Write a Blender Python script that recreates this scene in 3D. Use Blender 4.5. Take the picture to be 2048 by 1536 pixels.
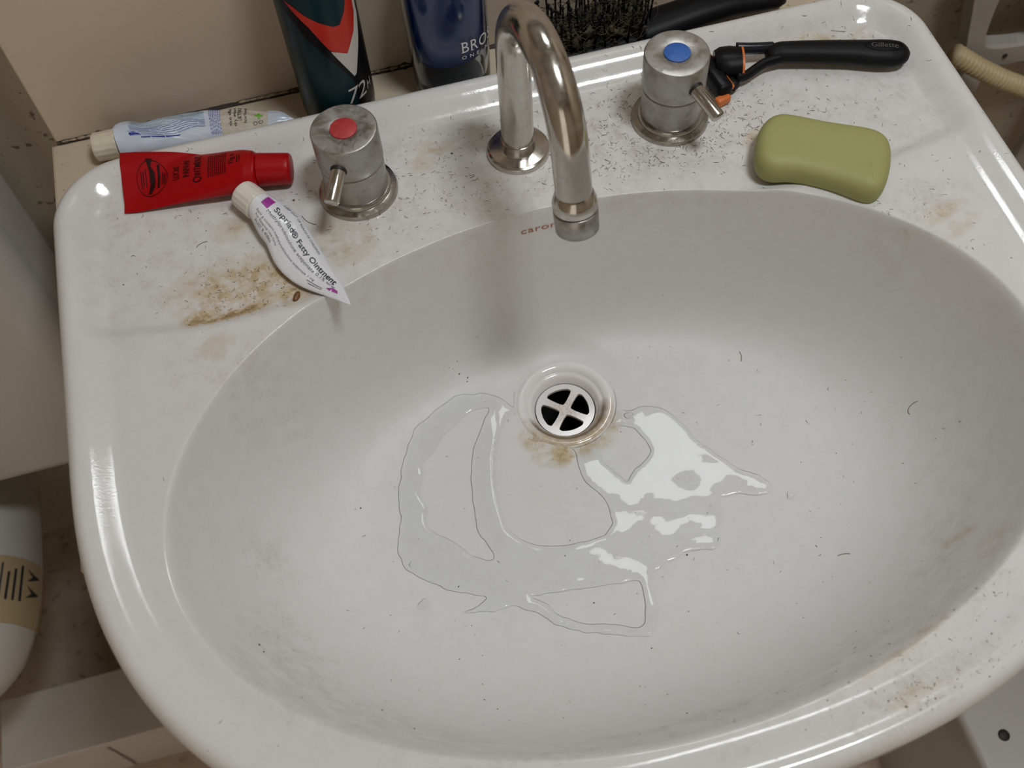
import bpy, bmesh, math, random
import numpy as np
from mathutils import Vector, Matrix, geometry, noise as mnoise

for o in list(bpy.data.objects): bpy.data.objects.remove(o)
SC = bpy.context.scene
COL = SC.collection
random.seed(7); RNG = np.random.default_rng(7)

# ------------------------------------------------------------------ camera, world, exposure
# The flat tap deck of the basin is z = 0; x runs to the right along the wall, y towards the wall.
cam = bpy.data.cameras.new('camera'); camo = bpy.data.objects.new('camera', cam); COL.objects.link(camo)
camo.location = (-.1023, -.4545, .5159); camo.rotation_euler = (.5231, .0424, -.2625)
cam.sensor_width = 36; cam.lens = 2156.72 / 2048 * 36
cam.clip_start = .02; cam.clip_end = 20
cam.dof.use_dof = True; cam.dof.focus_distance = .69; cam.dof.aperture_fstop = 10
SC.camera = camo
w = bpy.data.worlds.new('world'); SC.world = w; w.use_nodes = True
w.node_tree.nodes['Background'].inputs[0].default_value = (1, .89, .74, 1)
w.node_tree.nodes['Background'].inputs[1].default_value = .8
SC.view_settings.view_transform = 'Standard'; SC.view_settings.look = 'None'
SC.view_settings.gamma = 1; SC.view_settings.use_curve_mapping = False
SC.view_settings.exposure = 0.08
SC.cycles.use_light_tree = False; SC.cycles.max_bounces = 12; SC.cycles.diffuse_bounces = 3; SC.cycles.glossy_bounces = 4; SC.cycles.transmission_bounces = 12; SC.cycles.adaptive_threshold = .05; SC.cycles.transparent_max_bounces = 8
LAMP_POS = (.39, -.435, 1.55); LAMP_SIZE = (.36, .20); LAMP_POWER = 53.0
Z_FLOOR, Z_CEIL = -.80, 1.60
Y_WALL, Y_SPLASH = .25, .118

# ------------------------------------------------------------------ materials
def mat(name, col, rough=.5, metal=0, spec=.5, **kw):
    m = bpy.data.materials.new(name); m.use_nodes = True
    b = m.node_tree.nodes['Principled BSDF']
    b.inputs['Base Color'].default_value = (*col, 1); b.inputs['Roughness'].default_value = rough
    b.inputs['Metallic'].default_value = metal; b.inputs['Specular IOR Level'].default_value = spec
    for k, v in kw.items(): b.inputs[k.replace('_', ' ')].default_value = v
    return m
class NT:
    def __init__(s, m): s.m = m; s.t = m.node_tree; s.b = s.t.nodes['Principled BSDF']
    def n(s, typ, **kw):
        d = s.t.nodes.new(typ)
        for k, v in kw.items():
            if k.startswith('i_'): d.inputs[k[2:].replace('_', ' ')].default_value = v
            else: setattr(d, k, v)
        return d
    def l(s, a, b): s.t.links.new(a, b)
    def noise(s, scale, detail=4, rough=.55, vec=None, dist=0):
        d = s.n('ShaderNodeTexNoise'); d.inputs['Scale'].default_value = scale; d.inputs['Detail'].default_value = detail
        d.inputs['Roughness'].default_value = rough; d.inputs['Distortion'].default_value = dist
        s.l(vec or s.coord(), d.inputs['Vector']); return d.outputs['Fac']
    def coord(s):
        if not hasattr(s, '_c'): s._c = s.n('ShaderNodeTexCoord').outputs['Object']
        return s._c
    def ramp(s, fac, a, b, ca=(0, 0, 0, 1), cb=(1, 1, 1, 1)):
        r = s.n('ShaderNodeValToRGB'); e = r.color_ramp.elements
        e[0].position = a; e[1].position = b; e[0].color = ca; e[1].color = cb
        s.l(fac, r.inputs[0]); return r.outputs[0]
    def math(s, op, a, b=None, clamp=False):
        d = s.n('ShaderNodeMath', operation=op, use_clamp=clamp)
        for i, x in enumerate((a, b)):
            if x is None: continue
            if isinstance(x, (int, float)): d.inputs[i].default_value = x
            else: s.l(x, d.inputs[i])
        return d.outputs[0]
    def mix(s, fac, a, b):
        d = s.n('ShaderNodeMix', data_type='RGBA')
        for i, x in zip((0, 6, 7), (fac, a, b)):
            if isinstance(x, (int, float)): d.inputs[i].default_value = x
            elif isinstance(x, tuple): d.inputs[i].default_value = (*x[:3], 1)
            else: s.l(x, d.inputs[i])
        return d.outputs[2]
    def bump(s, h, strength, dist=.001):
        d = s.n('ShaderNodeBump'); d.inputs['Strength'].default_value = strength; d.inputs['Distance'].default_value = dist
        s.l(h, d.inputs['Height']); s.l(d.outputs[0], s.b.inputs['Normal'])

def m_porcelain():
    m = mat('glazed porcelain', (.70, .675, .65), .09); t = NT(m)
    at = t.n('ShaderNodeAttribute', attribute_name='dirt').outputs['Fac']
    st = t.n('ShaderNodeAttribute', attribute_name='stain').outputs['Fac']
    sc = t.n('ShaderNodeAttribute', attribute_name='scum').outputs['Fac']
    c = t.mix(t.noise(14, 2), (.71, .685, .675), (.68, .69, .675))
    # thin grey-brown scum film with fine smears
    n2 = t.noise(420, 3, .65); n3 = t.noise(90, 3, .6); n4 = t.noise(130, 4, .7)
    f = t.math('MULTIPLY', at, t.math('MULTIPLY', t.ramp(n3, .38, .66), t.math('ADD', t.ramp(n2, .42, .72), .35)))
    c = t.mix(t.math('MULTIPLY', f, .75, True), c, (.34, .27, .18))
    # dried soap/toothpaste crust
    g = t.math('MULTIPLY', st, t.math('ADD', t.ramp(n4, .38, .60), t.ramp(n3, .36, .60)), True)
    c = t.mix(t.math('MULTIPLY', g, .80, True), c, (.50, .37, .18))
    g2 = t.math('MULTIPLY', t.math('POWER', st, 2.0), t.ramp(n4, .50, .60), True)
    c = t.mix(t.math('MULTIPLY', g2, .7, True), c, (.24, .13, .04))
    t.l(c, t.b.inputs['Base Color'])
    r = t.math('ADD', t.math('MULTIPLY', t.math('MAXIMUM', t.math('ADD', f, g, True), sc), .45), t.math('ADD', t.math('MULTIPLY', n3, .06), .05))
    t.l(r, t.b.inputs['Roughness'])
    t.bump(t.noise(900, 1), .03, .0006)
    return m
def m_chrome(name, haze=.35, base=(.62, .60, .57), r0=.13):
    m = mat(name, base, .16, 1); t = NT(m)
    n = t.noise(75, 5, .65, dist=.6); n2 = t.noise(330, 4, .65); n3 = t.noise(110, 5, .7, dist=.2)
    f = t.math('MULTIPLY', t.math('ADD', t.ramp(n, .40, .70), t.math('MULTIPLY', t.ramp(n2, .5, .75), .6)), haze, True)
    c = t.mix(t.math('MULTIPLY', f, .8), base, (.34, .325, .31)); c = t.mix(t.math('MULTIPLY', t.ramp(n3, .48, .72), .22 * haze / .35, True), c, (.15, .115, .08))
    t.l(c, t.b.inputs['Base Color'])
    t.l(t.math('SUBTRACT', 1.0, t.math('MULTIPLY', f, .85)), t.b.inputs['Metallic'])
    t.l(t.math('ADD', t.math('MULTIPLY', f, .45), r0), t.b.inputs['Roughness'])
    t.bump(n2, .06, .0004)
    return m
def m_mottled(name, a, b, scale, rough=.4, spots=None, bump=0, lo=.35, hi=.7):
    m = mat(name, a, rough); t = NT(m)
    c = t.mix(t.ramp(t.noise(scale, 5, .6), lo, hi), a, b)
    if spots:
        c = t.mix(t.math('MULTIPLY', t.ramp(t.noise(spots[0], 3, .5), spots[1], spots[1] + .06), spots[3]), c, spots[2])
    t.l(c, t.b.inputs['Base Color'])
    if bump: t.bump(t.noise(scale * 4, 4), bump, .001)
    return m
M = {}
M['porcelain'] = m_porcelain()
M['chrome'] = m_chrome('limescaled chrome tap', .62, (.40, .385, .365), .30)
M['chrome_clean'] = m_chrome('chrome', .20, (.56, .535, .49))
M['chrome_flange'] = m_chrome('worn chrome flange', .30, (.40, .38, .34))
M['dark_gap'] = mat('dark gap', (.012, .010, .009), .6)
M['bench'] = m_mottled('cream laminate', (.57, .49, .37), (.52, .44, .32), 20, .35, (260, .66, (.20, .14, .08), .7))
M['splash'] = m_mottled('beige splashback laminate', (.60, .495, .385), (.56, .465, .36), 9, .33, (60, .70, (.30, .22, .14), .55))
M['wall'] = m_mottled('grubby beige wall paint', (.46, .40, .31), (.40, .34, .25), 12, .6, (120, .62, (.10, .07, .04), .8))
M['wall_plain'] = m_mottled('beige wall paint', (.50, .405, .285), (.46, .37, .26), 6, .6)
M['ceiling'] = m_mottled('off-white ceiling paint', (.60, .56, .50), (.56, .52, .46), 4, .8)
M['floor'] = m_mottled('brown stone-look floor', (.56, .44, .35), (.68, .57, .48), 14, .5, (60, .60, (.30, .22, .16), .6), .2)
M['red_dot'] = m_mottled('red plastic disc', (.40, .03, .035), (.46, .05, .05), 300, .45)
M['blue_dot'] = m_mottled('blue plastic disc', (.025, .11, .40), (.04, .14, .46), 300, .45)
M['white_waste'] = mat('white waste fitting', (.78, .75, .74), .10)
M['red_tube'] = mat('red plastic tube', (.36, .0, .003), .40, 0, .25)
M['red_ink'] = mat('dark maroon print', (.022, .002, .003), .5, 0, .2)
M['white_tube'] = mat('white foil tube', (.74, .74, .78), .22)
M['cap_white'] = m_mottled('off-white ribbed cap', (.78, .74, .66), (.70, .65, .56), 60, .42)
M['cap_ivory'] = m_mottled('ivory cap', (.72, .66, .53), (.64, .57, .44), 60, .45)
M['tp_body'] = m_mottled('white and pale blue foil tube', (.66, .70, .78), (.55, .62, .74), 55, .25)
M['tp_paper'] = m_mottled('worn cream label', (.60, .54, .44), (.50, .43, .33), 180, .6)
M['ink_black'] = mat('black print', (.02, .02, .025), .45)
M['ink_grey'] = mat('grey print', (.13, .13, .15), .45)
M['ink_blue'] = mat('blue print', (.20, .24, .48), .45)
M['ink_lblue'] = mat('light blue print', (.36, .50, .60), .45)
M['ink_navy'] = mat('navy print', (.015, .03, .30), .45)
M['ink_violet'] = mat('violet print', (.22, .22, .45), .45)
M['ink_green'] = mat('green print', (.16, .45, .05), .45)
M['ink_purple'] = mat('purple print', (.34, .03, .30), .40)
M['ink_white'] = mat('white print', (.72, .72, .72), .40)
M['ink_brandred'] = mat('red-brown fired mark', (.42, .14, .06), .3)
M['can_teal'] = mat('dark teal can', (.003, .022, .030), .28, .0, .25)
M['can_black'] = mat('black can print', (.003, .003, .005), .30, .0, .2)
M['can_red'] = mat('red can print', (.55, .025, .012), .32, .1)
M['can_white'] = mat('pale grey can print', (.60, .57, .54), .35)
M['can_metal'] = m_chrome('can rim metal', .2, (.35, .33, .30))
M['liquid'] = mat('deep blue glass interior', (.012, .05, .26), .08, 0, .5, Transmission_Weight=.45, IOR=1.36)
M['glass'] = mat('clear glass', (.80, .86, .95), .0, 0, .5, Transmission_Weight=1.0, IOR=1.40)
M['black_plastic'] = mat('black plastic', (.005, .005, .006), .45, 0, .15)
M['black_rubber'] = m_mottled('black rubber', (.006, .006, .007), (.009, .009, .010), 200, .5)
M['black_rubber'].node_tree.nodes['Principled BSDF'].inputs['Specular IOR Level'].default_value = .15
M['dark_steel'] = mat('dark polished plastic', (.02, .022, .03), .22, .3)
M['orange'] = mat('orange plastic', (.62, .16, .03), .4)
M['soap'] = m_mottled('olive green soap', (.345, .345, .125), (.32, .32, .11), 25, .6, None, .03)
M['hose'] = m_mottled('cream corrugated hose', (.56, .45, .27), (.50, .39, .22), 30, .5)
M['white_plastic'] = m_mottled('white plastic', (.40, .38, .36), (.36, .34, .32), 8, .4)
M['ceramic_white'] = mat('white toilet ceramic', (.50, .48, .46), .14)
M['white_panel'] = m_mottled('off-white laminate', (.62, .585, .55), (.55, .51, .46), 8, .45)
M['brown_board'] = m_mottled('brown skirting board', (.20, .13, .06), (.17, .11, .05), 12, .5)
M['sticker'] = mat('yellowed sticker', (.40, .31, .18), .5)
M['hair'] = mat('dark hair', (.15, .10, .062), .6)
M['speck'] = m_mottled('brown specks', (.05, .035, .02), (.12, .08, .035), 300, .6)
M['flake'] = m_mottled('brown flake', (.10, .035, .008), (.22, .10, .03), 500, .4)
M['sealant'] = m_mottled('crumbling cream sealant', (.42, .35, .25), (.16, .12, .08), 160, .6, None, .4)
M['mould'] = m_mottled('black mould in the joint', (.015, .010, .007), (.06, .04, .025), 200, .7)
M['fluff'] = m_mottled('grey-brown dust and hair', (.055, .043, .026), (.10, .08, .05), 200, .9)
def m_water():
    m = bpy.data.materials.new('thin water film'); m.use_nodes = True; nt = m.node_tree
    nt.nodes.clear()
    out = nt.nodes.new('ShaderNodeOutputMaterial'); mx = nt.nodes.new('ShaderNodeMixShader')
    tr = nt.nodes.new('ShaderNodeBsdfTransparent'); gl = nt.nodes.new('ShaderNodeBsdfGlossy'); fr = nt.nodes.new('ShaderNodeFresnel')
    tr.inputs[0].default_value = (1, 1, 1, 1); gl.inputs['Roughness'].default_value = .0; fr.inputs[0].default_value = 1.34
    tc = nt.nodes.new('ShaderNodeTexCoord'); nz = nt.nodes.new('ShaderNodeTexNoise'); nz.inputs['Scale'].default_value = 60; nz.inputs['Detail'].default_value = 2
    bp = nt.nodes.new('ShaderNodeBump'); bp.inputs['Strength'].default_value = .05; bp.inputs['Distance'].default_value = .002
    L = nt.links.new
    L(tc.outputs['Object'], nz.inputs['Vector']); L(nz.outputs[0], bp.inputs['Height']); L(bp.outputs[0], gl.inputs['Normal']); L(bp.outputs[0], fr.inputs['Normal'])
    L(fr.outputs[0], mx.inputs[0]); L(tr.outputs[0], mx.inputs[1]); L(gl.outputs[0], mx.inputs[2]); L(mx.outputs[0], out.inputs[0])
    return m
M['water'] = m_water()
M['mirror'] = mat('mirror', (.86, .87, .86), .0, 1)
def m_emit():
    m = bpy.data.materials.new('lit lamp diffuser'); m.use_nodes = True
    b = m.node_tree.nodes['Principled BSDF']
    b.inputs['Base Color'].default_value = (.8, .8, .8, 1)
    b.inputs['Emission Color'].default_value = (.94, .975, 1, 1); b.inputs['Emission Strength'].default_value = LAMP_POWER
    return m
M['lamp'] = m_emit()

# ------------------------------------------------------------------ helpers
def empty(name, loc, label=None, cat=None, group=None, rot=(0, 0, 0)):
    o = bpy.data.objects.new(name, None); COL.objects.link(o); o.location = loc; o.rotation_euler = rot
    o.empty_display_size = .02
    return tag(o, label, cat, group)
def tag(o, label=None, cat=None, group=None, kind=None):
    if label: o['label'] = label
    if cat: o['category'] = cat
    if group: o['group'] = group
    if kind: o['kind'] = kind
    return o
def obj(name, V, F, m, parent=None, smooth=True, world=True, angle=None):
    """one mesh object; V in world space (moved into the parent's frame when it has one)"""
    me = bpy.data.meshes.new(name)
    me.from_pydata([tuple(map(float, v)) for v in V], [], [tuple(int(i) for i in f) for f in F]); me.update()
    return obj_me(name, me, m, parent, smooth, world, angle)
def obj_me(name, me, m, parent=None, smooth=True, world=True, angle=None):
    o = bpy.data.objects.new(name, me); COL.objects.link(o)
    if m: me.materials.append(m)
    if smooth:
        for p in me.polygons: p.use_smooth = True
        if angle is not None:
            bm = bmesh.new(); bm.from_mesh(me); lim = math.radians(angle)
            for e in bm.edges:
                if len(e.link_faces) == 2 and e.calc_face_angle(0) > lim: e.smooth = False
            bm.to_mesh(me); bm.free()
    if parent:
        if world:
            mi = world_matrix(parent).inverted(); me.transform(mi)
        o.parent = parent
    return o
def world_matrix(o):
    mtx = Matrix.LocRotScale(o.location, o.rotation_euler, None)
    return world_matrix(o.parent) @ mtx if o.parent else mtx
def join(*parts):
    V, F, n = [], [], 0
    for v, f in parts:
        V += [tuple(x) for x in v]; F += [tuple(i + n for i in q) for q in f]; n += len(v)
    return V, F
def lathe(prof, n=64, c=(0, 0, 0), cap0=True, cap1=True):
    V, F = [], []
    for r, z in prof:
        for k in range(n):
            a = 2 * math.pi * k / n; V.append((c[0] + r * math.cos(a), c[1] + r * math.sin(a), c[2] + z))
    for i in range(len(prof) - 1):
        for k in range(n):
            F.append((i * n + k, i * n + (k + 1) % n, (i + 1) * n + (k + 1) % n, (i + 1) * n + k))
    if cap0: F.append(tuple(reversed(range(n))))
    if cap1: F.append(tuple(range((len(prof) - 1) * n, len(prof) * n)))
    return V, F
def xf(vf, mtx): return [tuple(mtx @ Vector(v)) for v in vf[0]], vf[1]
def sweep(path, radii, n=20, cap=True, up=Vector((0, 0, 1)), flat=None):
    """tube along path; radii = list of r or (rx, ry)"""
    P = [Vector(p) for p in path]; V, F = [], []
    T = [(P[min(i + 1, len(P) - 1)] - P[max(i - 1, 0)]).normalized() for i in range(len(P))]
    nrm = up - T[0] * up.dot(T[0])
    if nrm.length < 1e-4: nrm = Vector((1, 0, 0)) - T[0] * T[0].x
    nrm.normalize()
    for i, p in enumerate(P):
        nrm = (nrm - T[i] * nrm.dot(T[i])).normalized(); bi = T[i].cross(nrm)
        r = radii[i] if hasattr(radii, '__len__') else radii
        rx, ry = r if hasattr(r, '__len__') else (r, r)
        for k in range(n):
            a = 2 * math.pi * k / n; V.append(tuple(p + bi * (rx * math.cos(a)) + nrm * (ry * math.sin(a))))
    for i in range(len(P) - 1):
        for k in range(n): F.append((i * n + k, i * n + (k + 1) % n, (i + 1) * n + (k + 1) % n, (i + 1) * n + k))
    if cap: F.append(tuple(reversed(range(n)))); F.append(tuple(range((len(P) - 1) * n, len(P) * n)))
    return V, F
def box(x0, x1, y0, y1, z0, z1, bev=0, seg=2):
    bm = bmesh.new(); bmesh.ops.create_cube(bm, size=1)
    for v in bm.verts: v.co = Vector((x0 + (v.co.x + .5) * (x1 - x0), y0 + (v.co.y + .5) * (y1 - y0), z0 + (v.co.z + .5) * (z1 - z0)))
    if bev: bmesh.ops.bevel(bm, geom=list(bm.edges), offset=bev, segments=seg, affect='EDGES', profile=.5)
    bm.verts.ensure_lookup_table(); bm.verts.index_update()
    V = [tuple(v.co) for v in bm.verts]; F = [tuple(v.index for v in f.verts) for f in bm.faces]; bm.free()
    return V, F
def prism(poly, z0, z1):
    n = len(poly); V = [(x, y, z0) for x, y in poly] + [(x, y, z1) for x, y in poly]
    F = [tuple(reversed(range(n))), tuple(range(n, 2 * n))] + [(i, (i + 1) % n, n + (i + 1) % n, n + i) for i in range(n)]
    return V, F
def smooth_closed(pts, n=160, k=2):
    P = np.array(pts, float); L = np.r_[0, np.cumsum(np.hypot(*np.diff(np.vstack([P, P[:1]]), axis=0).T))]
    Q = np.vstack([P, P[:1]]); s = np.linspace(0, L[-1], n, endpoint=False)
    R = np.stack([np.interp(s, L, Q[:, i]) for i in range(2)], 1)
    for _ in range(k): R = .25 * np.roll(R, 1, 0) + .5 * R + .25 * np.roll(R, -1, 0)
    return R
def resample(pts, n, k=2):
    P = np.array(pts, float); L = np.r_[0, np.cumsum(np.sqrt((np.diff(P, axis=0) ** 2).sum(1)))]
    s = np.linspace(0, L[-1], n); R = np.stack([np.interp(s, L, P[:, i]) for i in range(P.shape[1])], 1)
    for _ in range(k): R[1:-1] = .25 * R[:-2] + .5 * R[1:-1] + .25 * R[2:]
    return R
def glyphs(text, size, maxedge=.0012, space=1.0, shear=0, bold=0):
    """flat lettering as (verts, faces) with its left baseline end at the origin"""
    cu = bpy.data.curves.new('lettering', 'FONT'); cu.body = text; cu.size = size; cu.resolution_u = 3
    cu.space_character = space; cu.shear = shear; cu.offset = bold
    o = bpy.data.objects.new('lettering', cu); COL.objects.link(o)
    dg = bpy.context.evaluated_depsgraph_get(); dg.update()
    me = bpy.data.meshes.new_from_object(o.evaluated_get(dg))
    bm = bmesh.new(); bm.from_mesh(me)
    bmesh.ops.triangulate(bm, faces=bm.faces)
    for _ in range(3):
        es = [e for e in bm.edges if e.calc_length() > maxedge]
        if not es: break
        bmesh.ops.subdivide_edges(bm, edges=es, cuts=1); bmesh.ops.triangulate(bm, faces=bm.faces)
    bm.verts.index_update()
    V = np.array([v.co[:2] for v in bm.verts]) if len(bm.verts) else np.zeros((0, 2)); F = [tuple(v.index for v in f.verts) for f in bm.faces]
    bm.free(); bpy.data.objects.remove(o); bpy.data.curves.remove(cu); bpy.data.meshes.remove(me)
    return V, F
def flatpoly(pts, maxedge=.0015):
    """filled 2-D polygon cut fine enough to be wrapped on a curved surface"""
    bm = bmesh.new(); f = bm.faces.new([bm.verts.new((x, y, 0)) for x, y in pts])
    bmesh.ops.triangulate(bm, faces=bm.faces)
    for _ in range(6):
        es = [e for e in bm.edges if e.calc_length() > maxedge]
        if not es: break
        bmesh.ops.subdivide_edges(bm, edges=es, cuts=1); bmesh.ops.triangulate(bm, faces=bm.faces)
    bm.verts.index_update()
    V = np.array([v.co[:2] for v in bm.verts]); F = [tuple(v.index for v in q.verts) for q in bm.faces]; bm.free()
    return V, F
def join2(*parts):
    V, F, n = [], [], 0
    for v, f in parts:
        if len(v) == 0: continue
        V.append(np.asarray(v)); F += [tuple(i + n for i in q) for q in f]; n += len(v)
    return np.vstack(V), F
def face_up(V, F, ref):
    """make every triangle of a wrapped print face along ref(point)"""
    out = []
    for f in F:
        a, b, c = (Vector(V[i]) for i in f[:3]); nn = (b - a).cross(c - a)
        out.append(f if nn.dot(ref(a)) >= 0 else tuple(reversed(f)))
    return out

# ------------------------------------------------------------------ basin surface
DX, DY = 0.0, -.112
BCY, BA, BB = -.207, .240, .160
ZD = -.130
def outline():
    P = []; xs, yb, r = .2885, .0665, .046
    for a in np.linspace(0, np.pi / 2, 40): P.append((xs - r + r * np.cos(a), yb - r + r * np.sin(a)))
    for a in np.linspace(np.pi / 2, np.pi, 40): P.append((-xs + r + r * np.cos(a), yb - r + r * np.sin(a)))
    n_, yc, b = 2.4, -.150, .250
    for a in np.linspace(np.pi, 2 * np.pi, 240):
        c, s = np.cos(a), np.sin(a)
        P.append((xs * np.sign(c) * abs(c) ** (2 / n_), yc + b * np.sign(s) * abs(s) ** (2 / n_)))
    return np.array(P)
OUT = outline()
_OA = None
def edge_dist(x, y):
    global _OA
    if x.size < 4000:
        if _OA is None:
            A = OUT; B = np.roll(OUT, -1, 0); L = ((B - A) ** 2).sum(1); k = L > 1e-14; _OA = (A[k], (B - A)[k], L[k])
        A, E_, L = _OA; X = x.ravel()[:, None]; Y = y.ravel()[:, None]
        t = np.clip(((X - A[:, 0]) * E_[:, 0] + (Y - A[:, 1]) * E_[:, 1]) / L, 0, 1)
        return np.sqrt(((X - A[:, 0] - t * E_[:, 0]) ** 2 + (Y - A[:, 1] - t * E_[:, 1]) ** 2).min(1)).reshape(x.shape)
    d = np.full(x.shape, 9.)
    for (ax, ay), (bx, by) in zip(OUT, np.roll(OUT, -1, 0)):
        ex, ey = bx - ax, by - ay; L = ex * ex + ey * ey
        if L < 1e-14: continue
        t = np.clip(((x - ax) * ex + (y - ay) * ey) / L, 0, 1)
        d = np.minimum(d, (x - ax - t * ex) ** 2 + (y - ay - t * ey) ** 2)
    return np.sqrt(d)
def r_bowl(c, s):
    oy = DY - BCY
    A = c * c / BA ** 2 + s * s / BB ** 2; Bq = 2 * oy * s / BB ** 2; Cq = oy * oy / BB ** 2 - 1
    return (-Bq + np.sqrt(Bq * Bq - 4 * A * Cq)) / (2 * A)
def r_outer(c, s):
    best = np.full(c.shape, 0.)
    for (ax, ay), (bx, by) in zip(OUT, np.roll(OUT, -1, 0)):
        ex, ey = bx - ax, by - ay; den = c * ey - s * ex
        with np.errstate(divide='ignore', invalid='ignore'):
            r = ((ax - DX) * ey - (ay - DY) * ex) / den; u = ((ax - DX) * s - (ay - DY) * c) / den
        ok = (np.abs(den) > 1e-12) & (u >= -1e-6) & (u <= 1 + 1e-6) & (r > 0)
        best = np.where(ok & (r > best), r, best)
    return best
def sst(a, b, x):
    t = np.clip((x - a) / (b - a), 0, 1); return t * t * (3 - 2 * t)
def zfun(x, y, e=None):
    x = np.asarray(x, float); y = np.asarray(y, float); sh = x.shape; x = x.ravel(); y = y.ravel()
    e = edge_dist(x, y) if e is None else e.ravel()
    ax = np.abs(x)
    ys = -.074 + .010 * sst(.20, .27, ax)
    zf = .0045 * (1 - sst(-.007, .007, y - ys))
    e1, e2 = .0085, .030
    up = np.sqrt(np.clip(1 - ((e1 - np.clip(e, 0, e1)) / e1) ** 2, 0, 1))
    roll = np.where(e < e1, .0105 - .011 * (1 - up), zf + (.0105 - zf) * (1 - sst(e1, e2, e)))
    vx, vy = x - DX, y - DY; r = np.hypot(vx, vy) + 1e-9
    rho = r / r_bowl(vx / r, vy / r); p = 8.0; q = np.minimum(rho, 1.2)
    zb = ZD + (-ZD + .003) * (.05 * q ** 1.2 + .95 * q ** p) + np.maximum(rho - 1.2, 0) * .5
    zb = ZD + (zb - ZD) * sst(.033, .050, r)
    k = .0045 + .008 * (1 - sst(-.26, -.09, y))
    h = np.clip(.5 + .5 * (zb - roll) / k, 0, 1)
    return (zb * (1 - h) + roll * h - k * h * (1 - h)).reshape(sh)
def z1(x, y): return float(zfun(np.array([x]), np.array([y]))[0])
def surf_normal(x, y, d=.0008):
    x = np.asarray(x, float); y = np.asarray(y, float)
    gx = (zfun(x + d, y) - zfun(x - d, y)) / (2 * d); gy = (zfun(x, y + d) - zfun(x, y - d)) / (2 * d)
    n = np.stack([-gx, -gy, np.ones_like(gx)], -1); return n / np.linalg.norm(n, axis=-1, keepdims=True)

# ------------------------------------------------------------------ the setting
def struct(name, vf, m, parent=None, label=None, smooth=False):
    o = obj(name, vf[0], vf[1], m, parent, smooth)
    if parent is None: o['kind'] = 'structure'
    if label: o['label'] = label
    return o
XL, XR, YF = -1.25, 1.20, -1.70
struct('floor', box(XL, XR, YF, Y_WALL, Z_FLOOR - .05, Z_FLOOR), M['floor'])
struct('ceiling', box(XL, XR, YF, Y_WALL, Z_CEIL, Z_CEIL + .05), M['ceiling'])
struct('wall_back', join(box(XL, XR, Y_WALL, Y_WALL + .08, Z_FLOOR, Z_CEIL), box(XL, -.2910, .150, Y_WALL, -.345, Z_CEIL)), M['wall'])
struct('wall_left', box(XL - .08, XL, YF, Y_WALL, Z_FLOOR, Z_CEIL), M['wall_plain'])
struct('wall_right', box(XR, XR + .08, YF, Y_WALL, Z_FLOOR, Z_CEIL), M['wall_plain'])
# door-sized gap added in the unseen front wall to admit world fill light
struct('wall_front', join(box(-.30, XR, YF - .08, YF, Z_FLOOR, Z_CEIL), box(XL, -.30, YF - .08, YF, 1.30, Z_CEIL)), M['wall_plain'])
sp = struct('trim_1', box(-.2905, .335, Y_SPLASH, Y_WALL, -.045, .24, .0012, 2), M['splash'], label='beige splashback panel behind the basin')
# joint between splashback and benchtop: black mould with crumbling cream sealant
def joint():
    V, F = [], []; n = 220; xs = np.linspace(-.290, .330, n)
    for i, x in enumerate(xs):
        h = .0011 + .0013 * mnoise.noise(Vector((x * 90, 3, 0))) ** 2 * 3 + .0006 * mnoise.noise(Vector((x * 400, 5, 0)))
        h = max(h, .0007)
        V += [(x, Y_SPLASH, -.020 + h * 1.6), (x, Y_SPLASH - h * .9, -.0200 + h * .5), (x, Y_SPLASH - h * 1.6, -.0199)]
    for i in range(n - 1):
        a = i * 3
        F += [(a, a + 3, a + 4, a + 1), (a + 1, a + 4, a + 5, a + 2)]
    return V, F
struct('trim_2', joint(), M['mould'], label='black mould line along the foot of the splashback', smooth=True)
def lumps(spans):
    parts = []
    for x0, x1, cnt in spans:
        for _ in range(cnt):
            x = random.uniform(x0, x1); r = random.uniform(.0006, .0020)
            bm = bmesh.new(); bmesh.ops.create_icosphere(bm, subdivisions=1, radius=1)
            V = []
            for v in bm.verts:
                k = 1 + .45 * mnoise.noise(v.co * 1.7 + Vector((x * 900, 0, 0)))
                V.append((x + v.co.x * r * 1.9 * k, Y_SPLASH - .0012 + v.co.y * r * .6 * k, -.0185 + v.co.z * r * .65 * k))
            bm.verts.index_update(); parts.append((V, [tuple(q.index for q in f.verts) for f in bm.faces])); bm.free()
    return join(*parts)
so = obj('trim_3', *lumps([(-.286, -.245, 22), (-.165, -.128, 26), (-.073, -.030, 16), (.16, .26, 14)]), M['sealant'], None, True)
tag(so, 'crumbs of old cream sealant along the splashback joint', kind='structure')

# benchtop: cream laminate plate with a cut-out the bowl hangs in
def bench_poly():
    c = [(-.2945, .117), (-.2945, -.195), (-.287, -.204)]
    arc = [(1.07 * BA * math.cos(a), BCY + 1.07 * BB * math.sin(a)) for a in np.linspace(math.pi, 0, 60)]
    right = [(.272, -.204), (.2795, -.195), (.2795, .117)]
    return c + arc + right
def bench_mesh():
    bm = bmesh.new(); pl = bench_poly()
    f = bm.faces.new([bm.verts.new((x, y, -.020)) for x, y in reversed(pl)])
    r = bmesh.ops.extrude_face_region(bm, geom=[f])
    for v in r['geom']:
        if isinstance(v, bmesh.types.BMVert): v.co.z = -.052
    bmesh.ops.recalc_face_normals(bm, faces=bm.faces)
    top = [e for e in bm.edges if all(abs(v.co.z + .020) < 1e-6 for v in e.verts)]
    bmesh.ops.bevel(bm, geom=top, offset=.002, segments=2, affect='EDGES', profile=.5)
    bmesh.ops.triangulate(bm, faces=[q for q in bm.faces if len(q.verts) > 4])
    me = bpy.data.meshes.new('benchtop'); bm.to_mesh(me); bm.free(); return me
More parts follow.
